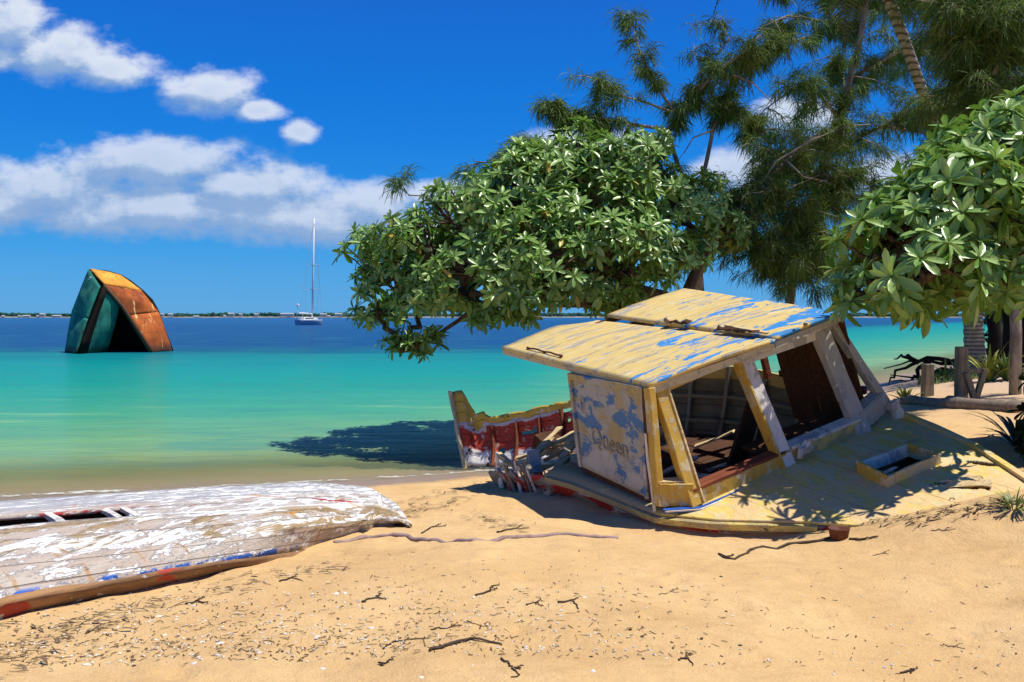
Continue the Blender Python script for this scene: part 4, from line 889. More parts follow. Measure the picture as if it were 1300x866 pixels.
rt2, nB_ = broad_tree('heliotrope_tree', 'broad-leaved tree with large glossy whorls hanging over the foredeck at the right edge', bB, fB, ellsB, .205, .265, [.17, .10, .10, .10], 15, -.7, cull=-.24)
print('rosettes', nA_, nB_)

# ---- casuarinas: drooping needle sprays along branches
def needles(P, D, n_per, ln, wd):
    """P tassel roots, D twig direction; thin drooping strands of two quads"""
    n = len(P); k = n * n_per; ro = np.repeat(np.arange(n), n_per)
    d0 = D[ro] * RNG.uniform(.2, 1.0, (k, 1)) + RNG.normal(0, .5, (k, 3)); d0 /= np.linalg.norm(d0, axis=1)[:, None]
    l_ = ln * RNG.uniform(.55, 1.2, k)[:, None]
    p0 = P[ro] + RNG.normal(0, .05, (k, 3)); p1 = p0 + d0 * l_ * .5; d1 = d0 * .8 + np.array([0, 0, -.6]); d1 /= np.linalg.norm(d1, axis=1)[:, None]; p2 = p1 + d1 * l_ * .6
    sd = np.cross(d0, RNG.normal(size=(k, 3))); sd /= np.linalg.norm(sd, axis=1)[:, None] + 1e-9; sd *= wd
    V = np.stack([p0 - sd * .5, p0 + sd * .5, p1 - sd, p1 + sd, p2 - sd * .3, p2 + sd * .3], 1); q_ = np.array([(0, 2, 3, 1), (2, 4, 5, 3)]); Q = q_[None] + (np.arange(k) * 6)[:, None, None]
    tint = np.repeat(np.clip(RNG.normal(.4, .25, n), 0, 1), n_per); return V.reshape(-1, 3), Q.reshape(-1, 4), np.repeat(tint, 6)
def casuarina(label, base, limbs, sprays, ln=.30, n_per=26, wd=.0075, group=None):
    """limbs: polylines with radius pair; sprays: (polyline, count, spread)"""
    base = np.asarray(base, float); root = empty('casuarina_tree', [float(c) for c in base], label, 'tree', group)
    mb = MB()
    for P_, r0, r1 in limbs: mb.tube(np.array(P_) - base, np.linspace(r0, r1, len(P_)), 8 if r0 > .05 else 5)
    TP, TD = [], []
    for P_, cnt, spread in sprays:
        P_ = np.array(P_, float); sg = np.r_[0, np.cumsum(np.linalg.norm(np.diff(P_, axis=0), axis=1))]
        for _ in range(cnt):
            s_ = RNG.uniform(.05, 1) * sg[-1]; o_ = np.array([np.interp(s_, sg, P_[:, i]) for i in range(3)]); dr = RNG.normal(0, 1, 3); dr[2] = dr[2] * .6 - .1; tip = o_ + dr * spread * RNG.uniform(.3, 1)
            mid = (o_ + tip) / 2 + np.array([0, 0, .12 * spread]); cv = np.array([o_, mid, tip, tip + (tip - mid) * .3 + np.array([0, 0, -.10])])
            mb.tube(cv - base, [.016, .011, .007, .004], 4, cap=False)
            for f_ in ((.3, .55, .8, 1.0) if spread > .3 else (.5, .95)):
                q_ = lerp(o_, tip, f_); TP.append(q_); TD.append((tip - o_) / (np.linalg.norm(tip - o_) + 1e-6) * .7 + np.array([0, 0, -.5]))
    mb.build('trunk', CBARK, root, True)
    V, Q, tn = needles(np.array(TP) - base, np.array(TD), n_per, ln, wd); npmesh('crown', V, Q, NEEDLE, root, False, {'tint': tn}); return root
def pl(pts, Y, dY=0): 
    n = len(pts); return [at(x_, y_, Y + dY * i / max(1, n - 1)) for i, (x_, y_) in enumerate(pts)]
b1 = pl([(876, 300), (870, 240), (856, 195), (848, 165), (870, 135), (905, 95), (925, 80), (942, 68), (965, 45)], 17.5, -.6)
b2 = pl([(848, 165), (800, 157), (760, 150), (720, 150), (695, 128)], 17.3, -.8); b3 = pl([(858, 145), (835, 112), (815, 75), (798, 15)], 17.3, .4)
b4 = pl([(852, 142), (820, 130), (790, 122), (752, 98)], 17.3, -.5); b5 = pl([(890, 235), (898, 200), (905, 165), (918, 135), (930, 95), (945, 70), (990, 60), (1020, 48)], 17.8, .4)
b6 = pl([(885, 345), (915, 300), (940, 255), (965, 235), (1000, 205), (1040, 170), (1075, 160)], 17.2, .6)
b7 = pl([(870, 245), (790, 215), (720, 205), (640, 208), (603, 205)], 17.4, -.3); b8 = pl([(650, 240), (590, 250), (520, 248), (494, 228)], 16.6)
b9 = pl([(910, 70), (925, 50), (915, 20)], 17.4); b10 = pl([(905, 120), (890, 95), (880, 55)], 17.4); b11 = pl([(700, 205), (690, 180), (660, 190)], 17.2)
b12 = pl([(965, 235), (1000, 265), (1030, 300), (1045, 330)], 17.2); b13 = pl([(930, 275), (960, 310), (990, 330), (1010, 345)], 17.0); bare = [pl(q_, 17.0) for q_ in ([(965, 235), (985, 205), (1030, 178), (1075, 160), (1105, 158)], [(930, 275), (960, 245), (1000, 240), (1040, 222)], [(848, 165), (838, 185), (846, 215)], [(905, 165), (880, 175), (868, 195)], [(800, 157), (790, 175), (770, 190)], [(760, 150), (745, 165), (740, 185)], [(1000, 205), (1020, 225), (1050, 230)], [(930, 95), (955, 105), (980, 130)])]
b14 = pl([(918, 135), (960, 160), (985, 195)], 17.6)
baseC = np.array([3.9, 17.6, gz(3.9, 17.6) - .1])
casuarina('slender casuarina with feathery drooping sprays reaching above the round tree', baseC,
    [([baseC, at(885, 370, 17.4), b6[0], b6[1], b6[2]], .16, .10), (b6[2:], .09, .03), ([b6[1], b1[0], b1[1]], .08, .055)] + [(b1[1:], .05, .02), (b2, .04, .012), (b3, .035, .01), (b4, .03, .01), (b5, .05, .015), ([b1[1]] + b5[:1], .05, .05), (b7, .03, .01), (b8, .025, .008), (b9, .02, .008), (b10, .02, .008), (b11, .02, .008), (b12, .03, .01), (b13, .03, .01), (b14, .025, .01)] + [(q_, .022, .008) for q_ in bare],
    [(b1[3:], 24, .32), (b2[1:], 26, .31), (b3[1:], 22, .26), (b4[1:], 15, .27), (b5[2:], 34, .36), (b6[3:], 34, .6), (b7, 30, .42), (b8[2:], 4, .25), (b9, 7, .3), (b10, 8, .3), (b11, 9, .35), (b12, 44, .65), (b13, 46, .65), (b14, 18, .4), (b6[1:4], 16, .5)], n_per=28)
def dense_cas(label, bx, by, trunk_pts, fan, n_sp, spread, n_per=26):
    base = np.array([bx, by, gz(bx, by) - .1]); limbs = [([base] + trunk_pts, .11, .05)]; sprays = [(trunk_pts[1:], int(1.5 * n_sp), spread)]
    for P_, c_ in fan: limbs.append((P_, .05, .012)); sprays.append((P_, int(c_ * n_sp), spread))
    return casuarina(label, base, limbs, sprays, ln=.34, n_per=n_per)
# second casuarina: the dark mass from the top of the frame down behind the wheelhouse
Y2 = 19.5
t2 = pl([(1000, 420), (1008, 330), (1035, 240), (1065, 150), (1090, 60), (1110, -60), (1115, -200)], Y2)
fan2 = [(pl(p_, Y2 + dy, dz), c_) for p_, dy, dz, c_ in (
    ([(1036, 238), (1020, 200), (1000, 190), (960, 215)], -.4, -.8, 1), ([(1065, 150), (1040, 120), (1010, 110), (970, 140)], 0, -1, .8), ([(1090, 60), (1060, 30), (1000, 20), (955, 40)], .3, -.6, 1.0),
    ([(1098, 20), (1070, -20), (1010, -30), (960, -10)], .3, .6, 1), ([(1018, 300), (1025, 270), (1010, 290), (985, 330)], -.5, -.6, 1.3), ([(1008, 330), (1030, 322), (1030, 340), (1020, 360)], -.5, -.4, 1.0),
    ([(1050, 195), (1120, 160), (1180, 170), (1220, 210)], 0, -.8, 1.2), ([(1080, 100), (1150, 60), (1210, 50), (1260, 70)], .3, .6, 1.2), ([(1100, 0), (1180, -30), (1240, -20), (1290, 10)], .2, .6, 1.2),
    ([(1042, 220), (1060, 230), (1050, 260)], -1.2, 0, 1.0), ([(1046, 210), (1105, 235), (1140, 280)], -.6, .0, 1.0), ([(1072, 130), (1070, 90), (1050, 70)], .8, 1, .8))]
dense_cas('dark casuarina whose hanging sprays screen the sky directly behind the wheelhouse roof', float(t2[0][0]) + .1, Y2, t2, fan2, 21, .65)
# third casuarina: pale forked limbs at the upper right
Y3 = 15.0
t3 = pl([(1290, 420), (1285, 300), (1262, 160), (1250, 110), (1238, 60), (1240, 40)], Y3 + 1, -1)
lim = [pl([(1238, 60), (1235, 25), (1215, 12), (1180, 2)], Y3), pl([(1240, 45), (1258, 10), (1275, -30)], Y3), pl([(1262, 140), (1235, 85), (1205, 55), (1190, 50)], Y3 + .3, .5), pl([(1262, 95), (1275, 60), (1275, 30)], Y3)]
fan3 = [(lim[0], 1.0), (lim[1], 1.0), (lim[2], 1.1), (lim[3], .6)] + [(pl(p_, Y3 + dy, dz), c_) for p_, dy, dz, c_ in (
    ([(1262, 150), (1300, 110), (1340, 90), (1400, 100)], 0, .5, 1.2), ([(1270, 200), (1230, 190), (1200, 210)], .3, 1, 1.0), ([(1250, 110), (1290, 50), (1340, 20)], .5, .5, 1.4), ([(1240, 30), (1190, -30), (1140, -40)], .3, 1, 1), ([(1255, 120), (1215, 120), (1190, 140)], 1, 1.5, 1.0), ([(1280, 250), (1320, 240), (1360, 260)], .3, .5, 1))]
dense_cas('casuarina with pale forked limbs against dark foliage in the top right corner', float(t3[0][0]), Y3 + 1, t3, fan3, 24, .6)
# fourth: farther right, a dark screen behind the palm trunk
Y4 = 27.0
t4 = pl([(1275, 470), (1272, 380), (1262, 250), (1240, 100), (1220, -40)], Y4)
fan4 = [(pl(p_, Y4 + dy, dz), c_) for p_, dy, dz, c_ in (
    ([(1265, 250), (1200, 220), (1150, 230), (1110, 270)], 0, -1, 1.2), ([(1255, 180), (1190, 140), (1140, 150)], .3, 1, 1.2), ([(1245, 100), (1180, 60), (1130, 80), (1090, 110)], .3, 1, 1.2), ([(1270, 330), (1220, 310), (1180, 330)], 0, 1, 1.0),
    ([(1270, 340), (1320, 330), (1360, 350)], 0, 1, 1.2), ([(1250, 150), (1310, 110), (1370, 130)], 0, 1, 1.2), ([(1230, 20), (1160, -10), (1100, 20)], 0, 1, 1.2), ([(1272, 380), (1300, 370), (1330, 400)], -1, 1, 1.2), ([(1262, 250), (1300, 230), (1340, 250)], -1, 1, 1))]
dense_cas('tall casuarina farthest back, dark crown behind the leaning palm trunk', float(t4[0][0]), Y4, t4, fan4, 46, 1.1)
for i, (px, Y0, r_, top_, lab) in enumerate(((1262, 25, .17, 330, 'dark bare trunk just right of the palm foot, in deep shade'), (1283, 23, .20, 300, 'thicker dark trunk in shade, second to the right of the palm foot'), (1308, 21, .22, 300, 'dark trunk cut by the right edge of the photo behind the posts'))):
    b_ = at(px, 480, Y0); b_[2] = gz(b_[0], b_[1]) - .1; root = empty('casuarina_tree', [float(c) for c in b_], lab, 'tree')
    tp = at(px - 6, top_, Y0); mb = MB(); mb.tube(np.array([b_, lerp(b_, tp, .35) + [.06, 0, 0], lerp(b_, tp, .7) + [-.04, 0, 0], tp, tp + (tp - b_) * .5]) - b_, [r_ * 1.3, r_, r_ * .9, r_ * .8, r_ * .5], 9); mb.build('trunk', bark('shade_dark_bark', (.022, .018, .014, 1), (.012, .009, .007, 1)), root, True)  # bark darkened to paint in the deep shade on these sunlit trunks
    P_ = []; D_ = []
    for _ in range(70): q_ = tp + RNG.normal(0, 1, 3) * np.array([1.2, 1.0, .7]) + [0, 0, 1.2]; P_.append(q_ - b_); D_.append(np.array([RNG.normal(0, .4), RNG.normal(0, .4), -.6]))
    V, Q, tn = needles(np.array(P_), np.array(D_), 34, .6, .014); npmesh('crown', V, Q, NEEDLE, root, False, {'tint': tn})
tk = at(1296, 470, 30); tk[2] = gz(tk[0], tk[1]) - .05
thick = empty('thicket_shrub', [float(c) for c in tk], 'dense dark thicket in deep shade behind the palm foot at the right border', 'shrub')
SHADE_LEAF = leafmat('shade_dark_leaf', (.012, .03, .010, 1), (.03, .06, .02, 1), (.03, .06, .012, 1), .6, .15, .15)  # leaf colour darkened to imitate shade, even where the sun reaches
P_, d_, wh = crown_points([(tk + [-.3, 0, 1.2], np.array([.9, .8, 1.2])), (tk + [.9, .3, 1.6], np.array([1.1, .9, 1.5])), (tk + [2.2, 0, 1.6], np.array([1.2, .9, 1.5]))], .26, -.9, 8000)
V, Q, tn = rosettes(P_ - tk, d_ + [0, 0, .4], .36, 11); npmesh('foliage', V, Q, SHADE_LEAF, thick, True, {'tint': tn})
mb = MB()
for q_ in P_[::3]: mb.tube(curve((0, 0, 0), q_ - tk, .05, .05, 4), np.linspace(.04, .01, 4), 4, cap=False)
mb.build('stem', BARK, thick, True)
# ---- palm
pb = at(1238, 476, 22); pb[2] = gz(pb[0], pb[1]) - .1
palm = empty('coconut_palm', [float(c) for c in pb], 'leaning coconut palm with ringed grey trunk rising above the right-hand foliage', 'palm')
pts = np.array([pb, at(1237, 440, 21.9), at(1234, 380, 21.7), at(1222, 290, 21), at(1200, 200, 20), at(1182, 150, 19), at(1160, 85, 18), at(1142, 35, 17.2), at(1125, -10, 16.5), at(1105, -90, 15.8), at(1085, -170, 15.2)])
pr = resample(pts, 120); mb = MB(); rad = np.interp(np.linspace(0, 1, 120), [0, .05, .3, .6, 1], [.30, .24, .15, .105, .10]); rad = rad * (1 + .10 * (np.arange(120) % 2)); mb.tube(pr - pb, rad, 12); mb.build('trunk', PBARK, palm, True)
top = pts[-1]
def frond(P0, az, up, ln, root, nm='frond', droop=1.0):
    mb = MB(); P_ = []; d_ = np.array([math.cos(az) * math.cos(up), math.sin(az) * math.cos(up), math.sin(up)]); p_ = np.array(P0, float)
    for i in range(16): P_.append(p_.copy()); p_ = p_ + d_ * ln / 15; d_ = d_ + np.array([0, 0, -.11 * droop]); d_ /= np.linalg.norm(d_)
    P_ = np.array(P_); mb.tube(P_ , np.linspace(.03, .006, 16), 5)
    for i in range(2, 16):
        tg = P_[min(15, i + 1)] - P_[i - 1]; tg /= np.linalg.norm(tg); sd = np.cross(tg, [0, 0, 1]); sd /= np.linalg.norm(sd) + 1e-9
        for k_ in (0, .33, .66):
            o_ = lerp(P_[i - 1], P_[i], k_); l_ = .75 * math.sin(PI * min(1, .12 + i / 17)) * RNG.uniform(.85, 1.1)
            for s_ in (-1, 1):
                tip = o_ + sd * s_ * l_ * .8 + tg * l_ * .45 + np.array([0, 0, -.35 * l_]); m_ = (o_ + tip) / 2 + np.array([0, 0, .06]); q_ = tg * .022
                mb.add([o_ - q_, o_ + q_, m_ - q_ * 1.2, m_ + q_ * 1.2, tip], [(0, 1, 3, 2), (2, 3, 4)])
    return mb.build(nm, FROND, root)
FROND = plain('palm_leaflet', (.06, .10, .03, 1), .5, .3)
for k_ in range(13): frond(top - pb, k_ * 2.4, .9 - .1 * k_, 3.6, palm, droop=1.0 + .03 * k_)
# =================================================================== SMALL PLANTS, POSTS, DRIFTWOOD
def strappy(name, label, px, py, n, ln, w, mat, group=None, up=1.1):
    b_ = ground(px, py); root = empty(name, [float(c) for c in b_], label, 'plant', group); mb = MB()
    for i in range(n):
        az = RNG.uniform(0, 2 * PI); e_ = RNG.normal(up, .25); d_ = np.array([math.cos(az) * math.cos(e_), math.sin(az) * math.cos(e_), math.sin(e_)]); p_ = np.array([0, 0, -.01]) + d_ * np.array([.08, .08, 0]); l_ = ln * RNG.uniform(.6, 1.1); row = []
        sd = np.array([-math.sin(az), math.cos(az), 0])
        for j in range(7):
            ww = w * math.sin(PI * (.18 + .8 * j / 6)); row.append([p_ - sd * ww / 2, p_ + np.array([0, 0, -ww * .15]), p_ + sd * ww / 2]); p_ = p_ + d_ * l_ / 6; d_ = d_ + np.array([0, 0, -.22]); d_ /= np.linalg.norm(d_)
        mb.grid(row)
    mb.build('leaf_tuft', mat, root, True); return root
PG = plain('lily_leaf', (.16, .24, .05, 1), .5, .4, .4); PD = plain('shade_dark_strap_leaf', (.03, .06, .02, 1), .5, .3); PY = plain('yellow_green_leaf', (.30, .32, .05, 1), .5, .3, .4)  # the dark strap leaf carries the tree's shade in its colour
strappy('lily_plant', 'yellow-green spiky plant growing at the foot of the palm trunk', 1256, 484, 40, .9, .08, PY); strappy('lily_plant', 'green strappy plant between the short post and the braced post', 1200, 484, 26, .6, .06, PG)
strappy('lily_plant', 'bushy strap-leaved plant in the sun right of the braced post', 1278, 482, 45, .8, .07, PG); strappy('lily_plant', 'small yellowish plant on the sand behind the foredeck, left of the short post', 1150, 512, 34, .42, .06, PY)
strappy('strap_leaf_plant', 'dark strap-leaved plant drooping over the foredeck edge at the right border', 1292, 566, 34, .75, .05, PD, up=.9)
strappy('grass_tuft', 'low green grass tuft on the sand at the right border beside the buried foredeck', 1288, 645, 60, .22, .014, PG, up=.9); strappy('lily_plant', 'low leafy plant beside the driftwood left of the short post', 1215, 478, 22, .55, .06, PG)
def grass_patch():
    P = []; 
    for _ in range(1500):
        q_ = ground(RNG.uniform(1165, 1330), RNG.uniform(474, 494)) if False else None
    n = 1800; Yy = RNG.uniform(20, 25, n); Xx = RNG.uniform(.47, .66, n) * Yy; Zz = terrain(Xx, Yy); P = np.stack([Xx, Yy, Zz], 1); az = RNG.uniform(0, 6.28, n); h_ = RNG.uniform(.06, .2, n); tip = P + np.stack([np.cos(az) * h_ * .6, np.sin(az) * h_ * .6, h_], 1); s_ = np.stack([-np.sin(az), np.cos(az), 0 * az], 1) * .02
    V = np.stack([P - s_, P + s_, tip], 1).reshape(-1, 3); return V, np.arange(n * 3).reshape(-1, 3)
V, Q = grass_patch(); tag(npmesh('grass', V, Q, PG, None, False), 'sparse short grass around the posts and palm foot', 'grass', kind='stuff')
# dark shrub at the right edge (the foot of the right tree, its shade put into the leaf colour)
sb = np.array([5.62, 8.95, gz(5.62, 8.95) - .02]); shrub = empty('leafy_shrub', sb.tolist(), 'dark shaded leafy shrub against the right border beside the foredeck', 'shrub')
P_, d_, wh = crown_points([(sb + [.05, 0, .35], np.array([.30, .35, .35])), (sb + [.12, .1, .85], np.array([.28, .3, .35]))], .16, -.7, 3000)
V, Q, tn = rosettes(P_ - sb, d_ + [0, 0, .4], .24, 11); npmesh('foliage', V, Q, SHADE_LEAF, shrub, True, {'tint': tn})
mb = MB()
for q_ in P_: mb.tube(curve((0, 0, 0), q_ - sb, .05, .05, 4), np.linspace(.02, .008, 4), 4, cap=False)
mb.build('stem', BARK, shrub, True)
POSTM = wood('grey_post_timber', (.28, .24, .15, 1), (.14, .115, .075, 1), (20, 20, 2))
def postthing(px, py, w, h):
    b_ = ground(px, py); return b_
b_ = ground(1177, 503); sc_ = b_[1] / F
p1_ = empty('timber_post', b_.tolist(), 'short square timber post standing alone in the sand behind the foredeck', 'post'); mb = MB(); mb.beam((0, 0, -.2), (.0, 0, 41 * sc_), (1, 0, 0), 12 * sc_, 12 * sc_, segs=4, jit=.004); mb.build('post', POSTM, p1_, bevel=.012)
b_ = ground(1221, 509); sc_ = b_[1] / F
p2_ = empty('braced_post', b_.tolist(), 'tall square timber post with a rail stub and two slanting braces', 'post'); mb = MB(); mb.beam((-.02, 0, -.2), (-.02, 0, 69 * sc_), (1, 0, 0), 12 * sc_, 12 * sc_, segs=4, jit=.004); mb.build('post', POSTM, p2_, bevel=.012)
mb = MB(); mb.beam((3 * sc_, -.02, 38 * sc_), (29 * sc_, -.02, 39 * sc_), (0, 0, 1), 6 * sc_, .08, segs=3, jit=.004); mb.build('rail', POSTM, p2_, bevel=.006)
for a, b in (((1 * sc_, -.1, 36 * sc_), (13 * sc_, -.12, -2 * sc_)), ((27 * sc_, -.04, 40 * sc_), (15 * sc_, -.06, -1 * sc_))):
    mb = MB(); mb.beam(a, b, (1, 0, 0), 6.5 * sc_, .09, segs=3, jit=.004); mb.build('brace', POSTM, p2_, bevel=.006)
# driftwood log and dead fallen branch by the water
l0, l1 = ground(1142, 512), ground(1300, 524); c_ = (l0 + l1) / 2
mb = MB(); pts = curve(l0, l1, 0, .0, 9)
for i in range(9): pts[i, 2] = gz(pts[i, 0], pts[i, 1]) + .05 + .02 * math.sin(i * 1.7)
pts[:, 1] += .15 * np.sin(np.arange(9) * 1.1); mb.tube(pts - c_, np.array([.05, .11, .10, .12, .13, .11, .12, .13, .12]), 9); mb.tube(np.array([pts[3], pts[3] + [.2, .1, .12], pts[3] + [.5, .0, .14]]) - c_, [.05, .04, .02], 6)
tag(mb.build('driftwood_log', wood('driftwood', (.34, .27, .20, 1), (.16, .12, .09, 1), (2, 18, 18)), None, True, loc=c_.tolist()), 'long weathered log lying on the sand in front of the posts', 'log')
fb0 = at(1215, 472, 27); fb0[2] = gz(fb0[0], fb0[1]); DKW = bark('dead_branch', (.035, .026, .02, 1), (.015, .011, .008, 1))
mb = MB()
for P_ in ([(1262, 478), (1220, 462), (1180, 458), (1150, 460), (1122, 468)], [(1240, 474), (1200, 470), (1165, 478), (1130, 476)], [(1220, 463), (1190, 455), (1160, 462), (1140, 474), (1128, 488)], [(1180, 459), (1160, 480), (1150, 497)], [(1250, 470), (1225, 455), (1205, 460)], [(1200, 470), (1180, 484), (1160, 490)], [(1262, 478), (1230, 480), (1190, 490), (1130, 484)], [(1165, 460), (1150, 452), (1135, 456)], [(1230, 480), (1215, 492), (1190, 496)]):
    cv = resample(np.array([at(x_, y_, 27 + RNG.uniform(-.6, .6)) for x_, y_ in P_]), 10); cv[1:-1] += RNG.normal(0, .05, (8, 3)); mb.tube(cv - fb0, np.linspace(.09, .018, 10), 6)
tag(mb.build('fallen_branch', DKW, None, True, loc=fb0.tolist()), 'tangle of dead dark branches fallen at the water edge left of the palm', 'branch')
# =================================================================== THINGS LYING ON THE SAND
b_ = ground(1065, 684); pot = empty('rusty_tin', b_.tolist(), 'small rust-brown tin half sunk in the sand', 'tin'); mb = MB(); n = 20; ang = np.arange(n) * 2 * PI / n; G = []
for r_, z_ in ((.05, -.02), (.07, .0), (.085, .085), (.09, .09), (.082, .088), (.06, .01), (.0, .008)): G.append([(r_ * math.cos(a_), r_ * math.sin(a_), z_) for a_ in np.r_[ang, 0]])
mb.grid(G); mb.build('body', plain('rust_brown_tin', (.17, .05, .025, 1), .7, .3, .5, 20), pot, True)
def lay(pts, r0, r1, n=12, wob=.008, lift=.6, rough=.5):
    P_ = resample(np.array([ground(x_, y_) for x_, y_ in pts]), n); P_[:, :2] += RNG.normal(0, wob, (n, 2)); P_[:, 2] = terrain(P_[:, 0], P_[:, 1]) + r0 * lift + np.abs(RNG.normal(0, r0 * rough, n)); return P_, np.linspace(r0, r1, n)
TW = wood('dry_twig', (.10, .07, .05, 1), (.045, .03, .02, 1)); TWP = wood('pale_twig', (.36, .25, .14, 1), (.18, .12, .07, 1))
def lying(name, label, cat, paths, mat, group=None, smooth=True, **kw):
    mb = MB(); o_ = None
    for pts, r0, r1 in paths:
        P_, rr_ = lay(pts, r0, r1, **kw)
        if o_ is None: o_ = P_[len(P_) // 2].copy()
        mb.tube(P_ - o_, rr_, 6)
    return tag(mb.build(name, mat, None, smooth, loc=o_.tolist()), label, cat, group)
lying('root_strand', 'thin crooked root strand running along the sand past the rusty tin', 'root', [([(912, 704), (930, 712), (950, 702), (1000, 692), (1040, 688), (1058, 684)], .009, .012), ([(1078, 685), (1095, 686), (1115, 683)], .010, .006), ([(912, 704), (922, 710), (932, 705)], .008, .005)], TW)
lying('buried_strip', 'long faded greyish-pink strip half buried from the capsized hull towards the boat', 'strip', [([(425, 690), (470, 683), (520, 682), (600, 687), (660, 683), (720, 679), (785, 684)], .022, .018)], plain('faded_hose', (.36, .25, .22, 1), .8, .2, .4, 12), n=60, wob=.004, lift=-.1, rough=.25)
tl = ['crooked dark twig with forked end on the open sand', 'dark curled twig resting on the sand']
spots = [([(543, 830), (575, 820), (605, 812), (640, 822)], .014, 'thick dark crooked stick nearest the bottom of the frame'), ([(485, 825), (500, 816), (520, 814), (545, 812)], .008, 'thin branched twig left of the thick dark stick'),
  ([(545, 800), (570, 798), (588, 795)], .007, 'straight thin twig just above the thick dark stick'), ([(592, 790), (610, 796), (611, 800)], .005, 'hooked little twig above the thick dark stick'), ([(640, 838), (655, 850), (660, 862), (650, 862)], .008, 'zigzag dark twig at the bottom centre edge'), ([(482, 848), (492, 842), (500, 838)], .008, 'short dark stick at the bottom left of the thick stick'),
  ([(458, 766), (475, 760), (490, 763)], .011, 'dark curved twig below the right end of the capsized hull'), ([(605, 757), (622, 752), (632, 742)], .009, 'dark bent twig on bare sand, middle of the beach'), ([(668, 770), (680, 766), (690, 770)], .006, 'thin dark twig right of the bent twig'), ([(708, 768), (725, 764), (735, 774)], .010, 'knotted dark twig at the middle right of the litter'), ([(860, 840), (870, 836), (880, 846)], .008, 'small forked twig alone near the bottom, right of centre'),
  ([(1198, 820), (1212, 823), (1226, 826)], .006, 'pale thin twig lying alone at the lower right'), ([(1145, 855), (1155, 854), (1160, 852)], .008, 'short dark stub at the bottom right'), ([(1108, 706), (1120, 703), (1130, 704)], .006, 'small crooked twig right of the rusty tin'), ([(1183, 675), (1198, 675), (1212, 672)], .008, 'pale curved twig below the buried foredeck'), ([(838, 756), (852, 752), (862, 753)], .006, 'short pale twig on bare sand below the boat'),
  ([(630, 678), (655, 672), (670, 672)], .012, 'dark frond scrap in front of the boat shadow'), ([(535, 678), (550, 670), (568, 668)], .012, 'dark curved frond scrap off the tip of the capsized hull'), ([(355, 740), (370, 734), (385, 738)], .010, 'dark arched seaweed scrap below the capsized hull'), ([(235, 768), (250, 764), (262, 767)], .012, 'dark seaweed strip below the rub rail of the capsized hull')]
for pts, r_, lab in spots: lying('twig', lab, 'twig', [(pts, r_ * .62, r_ * .3), ([pts[1], (pts[1][0] + 9, pts[1][1] - 5)], r_ * .4, r_ * .2)], TWP if 'pale' in lab else TW, 'twigs and scraps on the beach')
CORAL = plain('bleached_coral', (.74, .70, .62, 1), .85, .15, .25, 30); SHL = plain('dark_pod', (.07, .05, .04, 1), .8, .2, .3, 30)
def pebble(px, py, r_, mat, name, lab, cat, grp):
    b_ = ground(px, py); V = ico_v * np.array([r_ * RNG.uniform(.9, 1.6), r_ * RNG.uniform(.7, 1.1), r_ * RNG.uniform(.45, .7)]) * RNG.uniform(.75, 1.25, (11, 1)); a_ = RNG.uniform(0, 6.28); c_, s_ = math.cos(a_), math.sin(a_); V = V @ np.array([[c_, s_, 0], [-s_, c_, 0], [0, 0, 1]])
    mb = MB(); mb.add(V, ico_f); mb.add([V[i] for i in (6, 7, 8, 9, 10)], [(4, 3, 2, 1, 0)]); o = mb.build(name, mat, None, True, loc=(b_ + [0, 0, r_ * .15]).tolist()); s_ = o.modifiers.new('s', 'SUBSURF'); s_.levels = 1; s_.render_levels = 1; return tag(o, lab, cat, grp)
CP_ = [(202, 784), (209, 808), (279, 818), (248, 843), (427, 755), (438, 754), (472, 798), (566, 787), (705, 786), (742, 759), (70, 830), (350, 780), (390, 798), (300, 770), (660, 800), (535, 862), (753, 853), (650, 780), (455, 815), (600, 845), (500, 775), (150, 800), (110, 845), (330, 830), (410, 850)]
for i, (px, py) in enumerate(CP_): pebble(px, py, .022 if i < 5 else RNG.uniform(.008, .018), CORAL, 'coral_piece', 'white bleached coral lump lying loose on the littered sand', 'coral', 'white coral lumps on the sand')
DP = [(112, 774), (170, 846), (283, 851), (515, 744), (524, 752), (418, 782), (605, 772), (868, 838), (780, 836), (967, 776), (735, 700), (700, 720), (1110, 746), (1252, 746), (1284, 720), (1067, 722), (915, 733), (1030, 745), (840, 747), (590, 862), (240, 820), (330, 800), (750, 835), (800, 800), (940, 820)]
for i, (px, py) in enumerate(DP): pebble(px, py, RNG.uniform(.009, .016), SHL, 'seed_pod', 'small dark seed pod dropped on the bare sand', 'seed pod', 'dark seed pods on the sand')
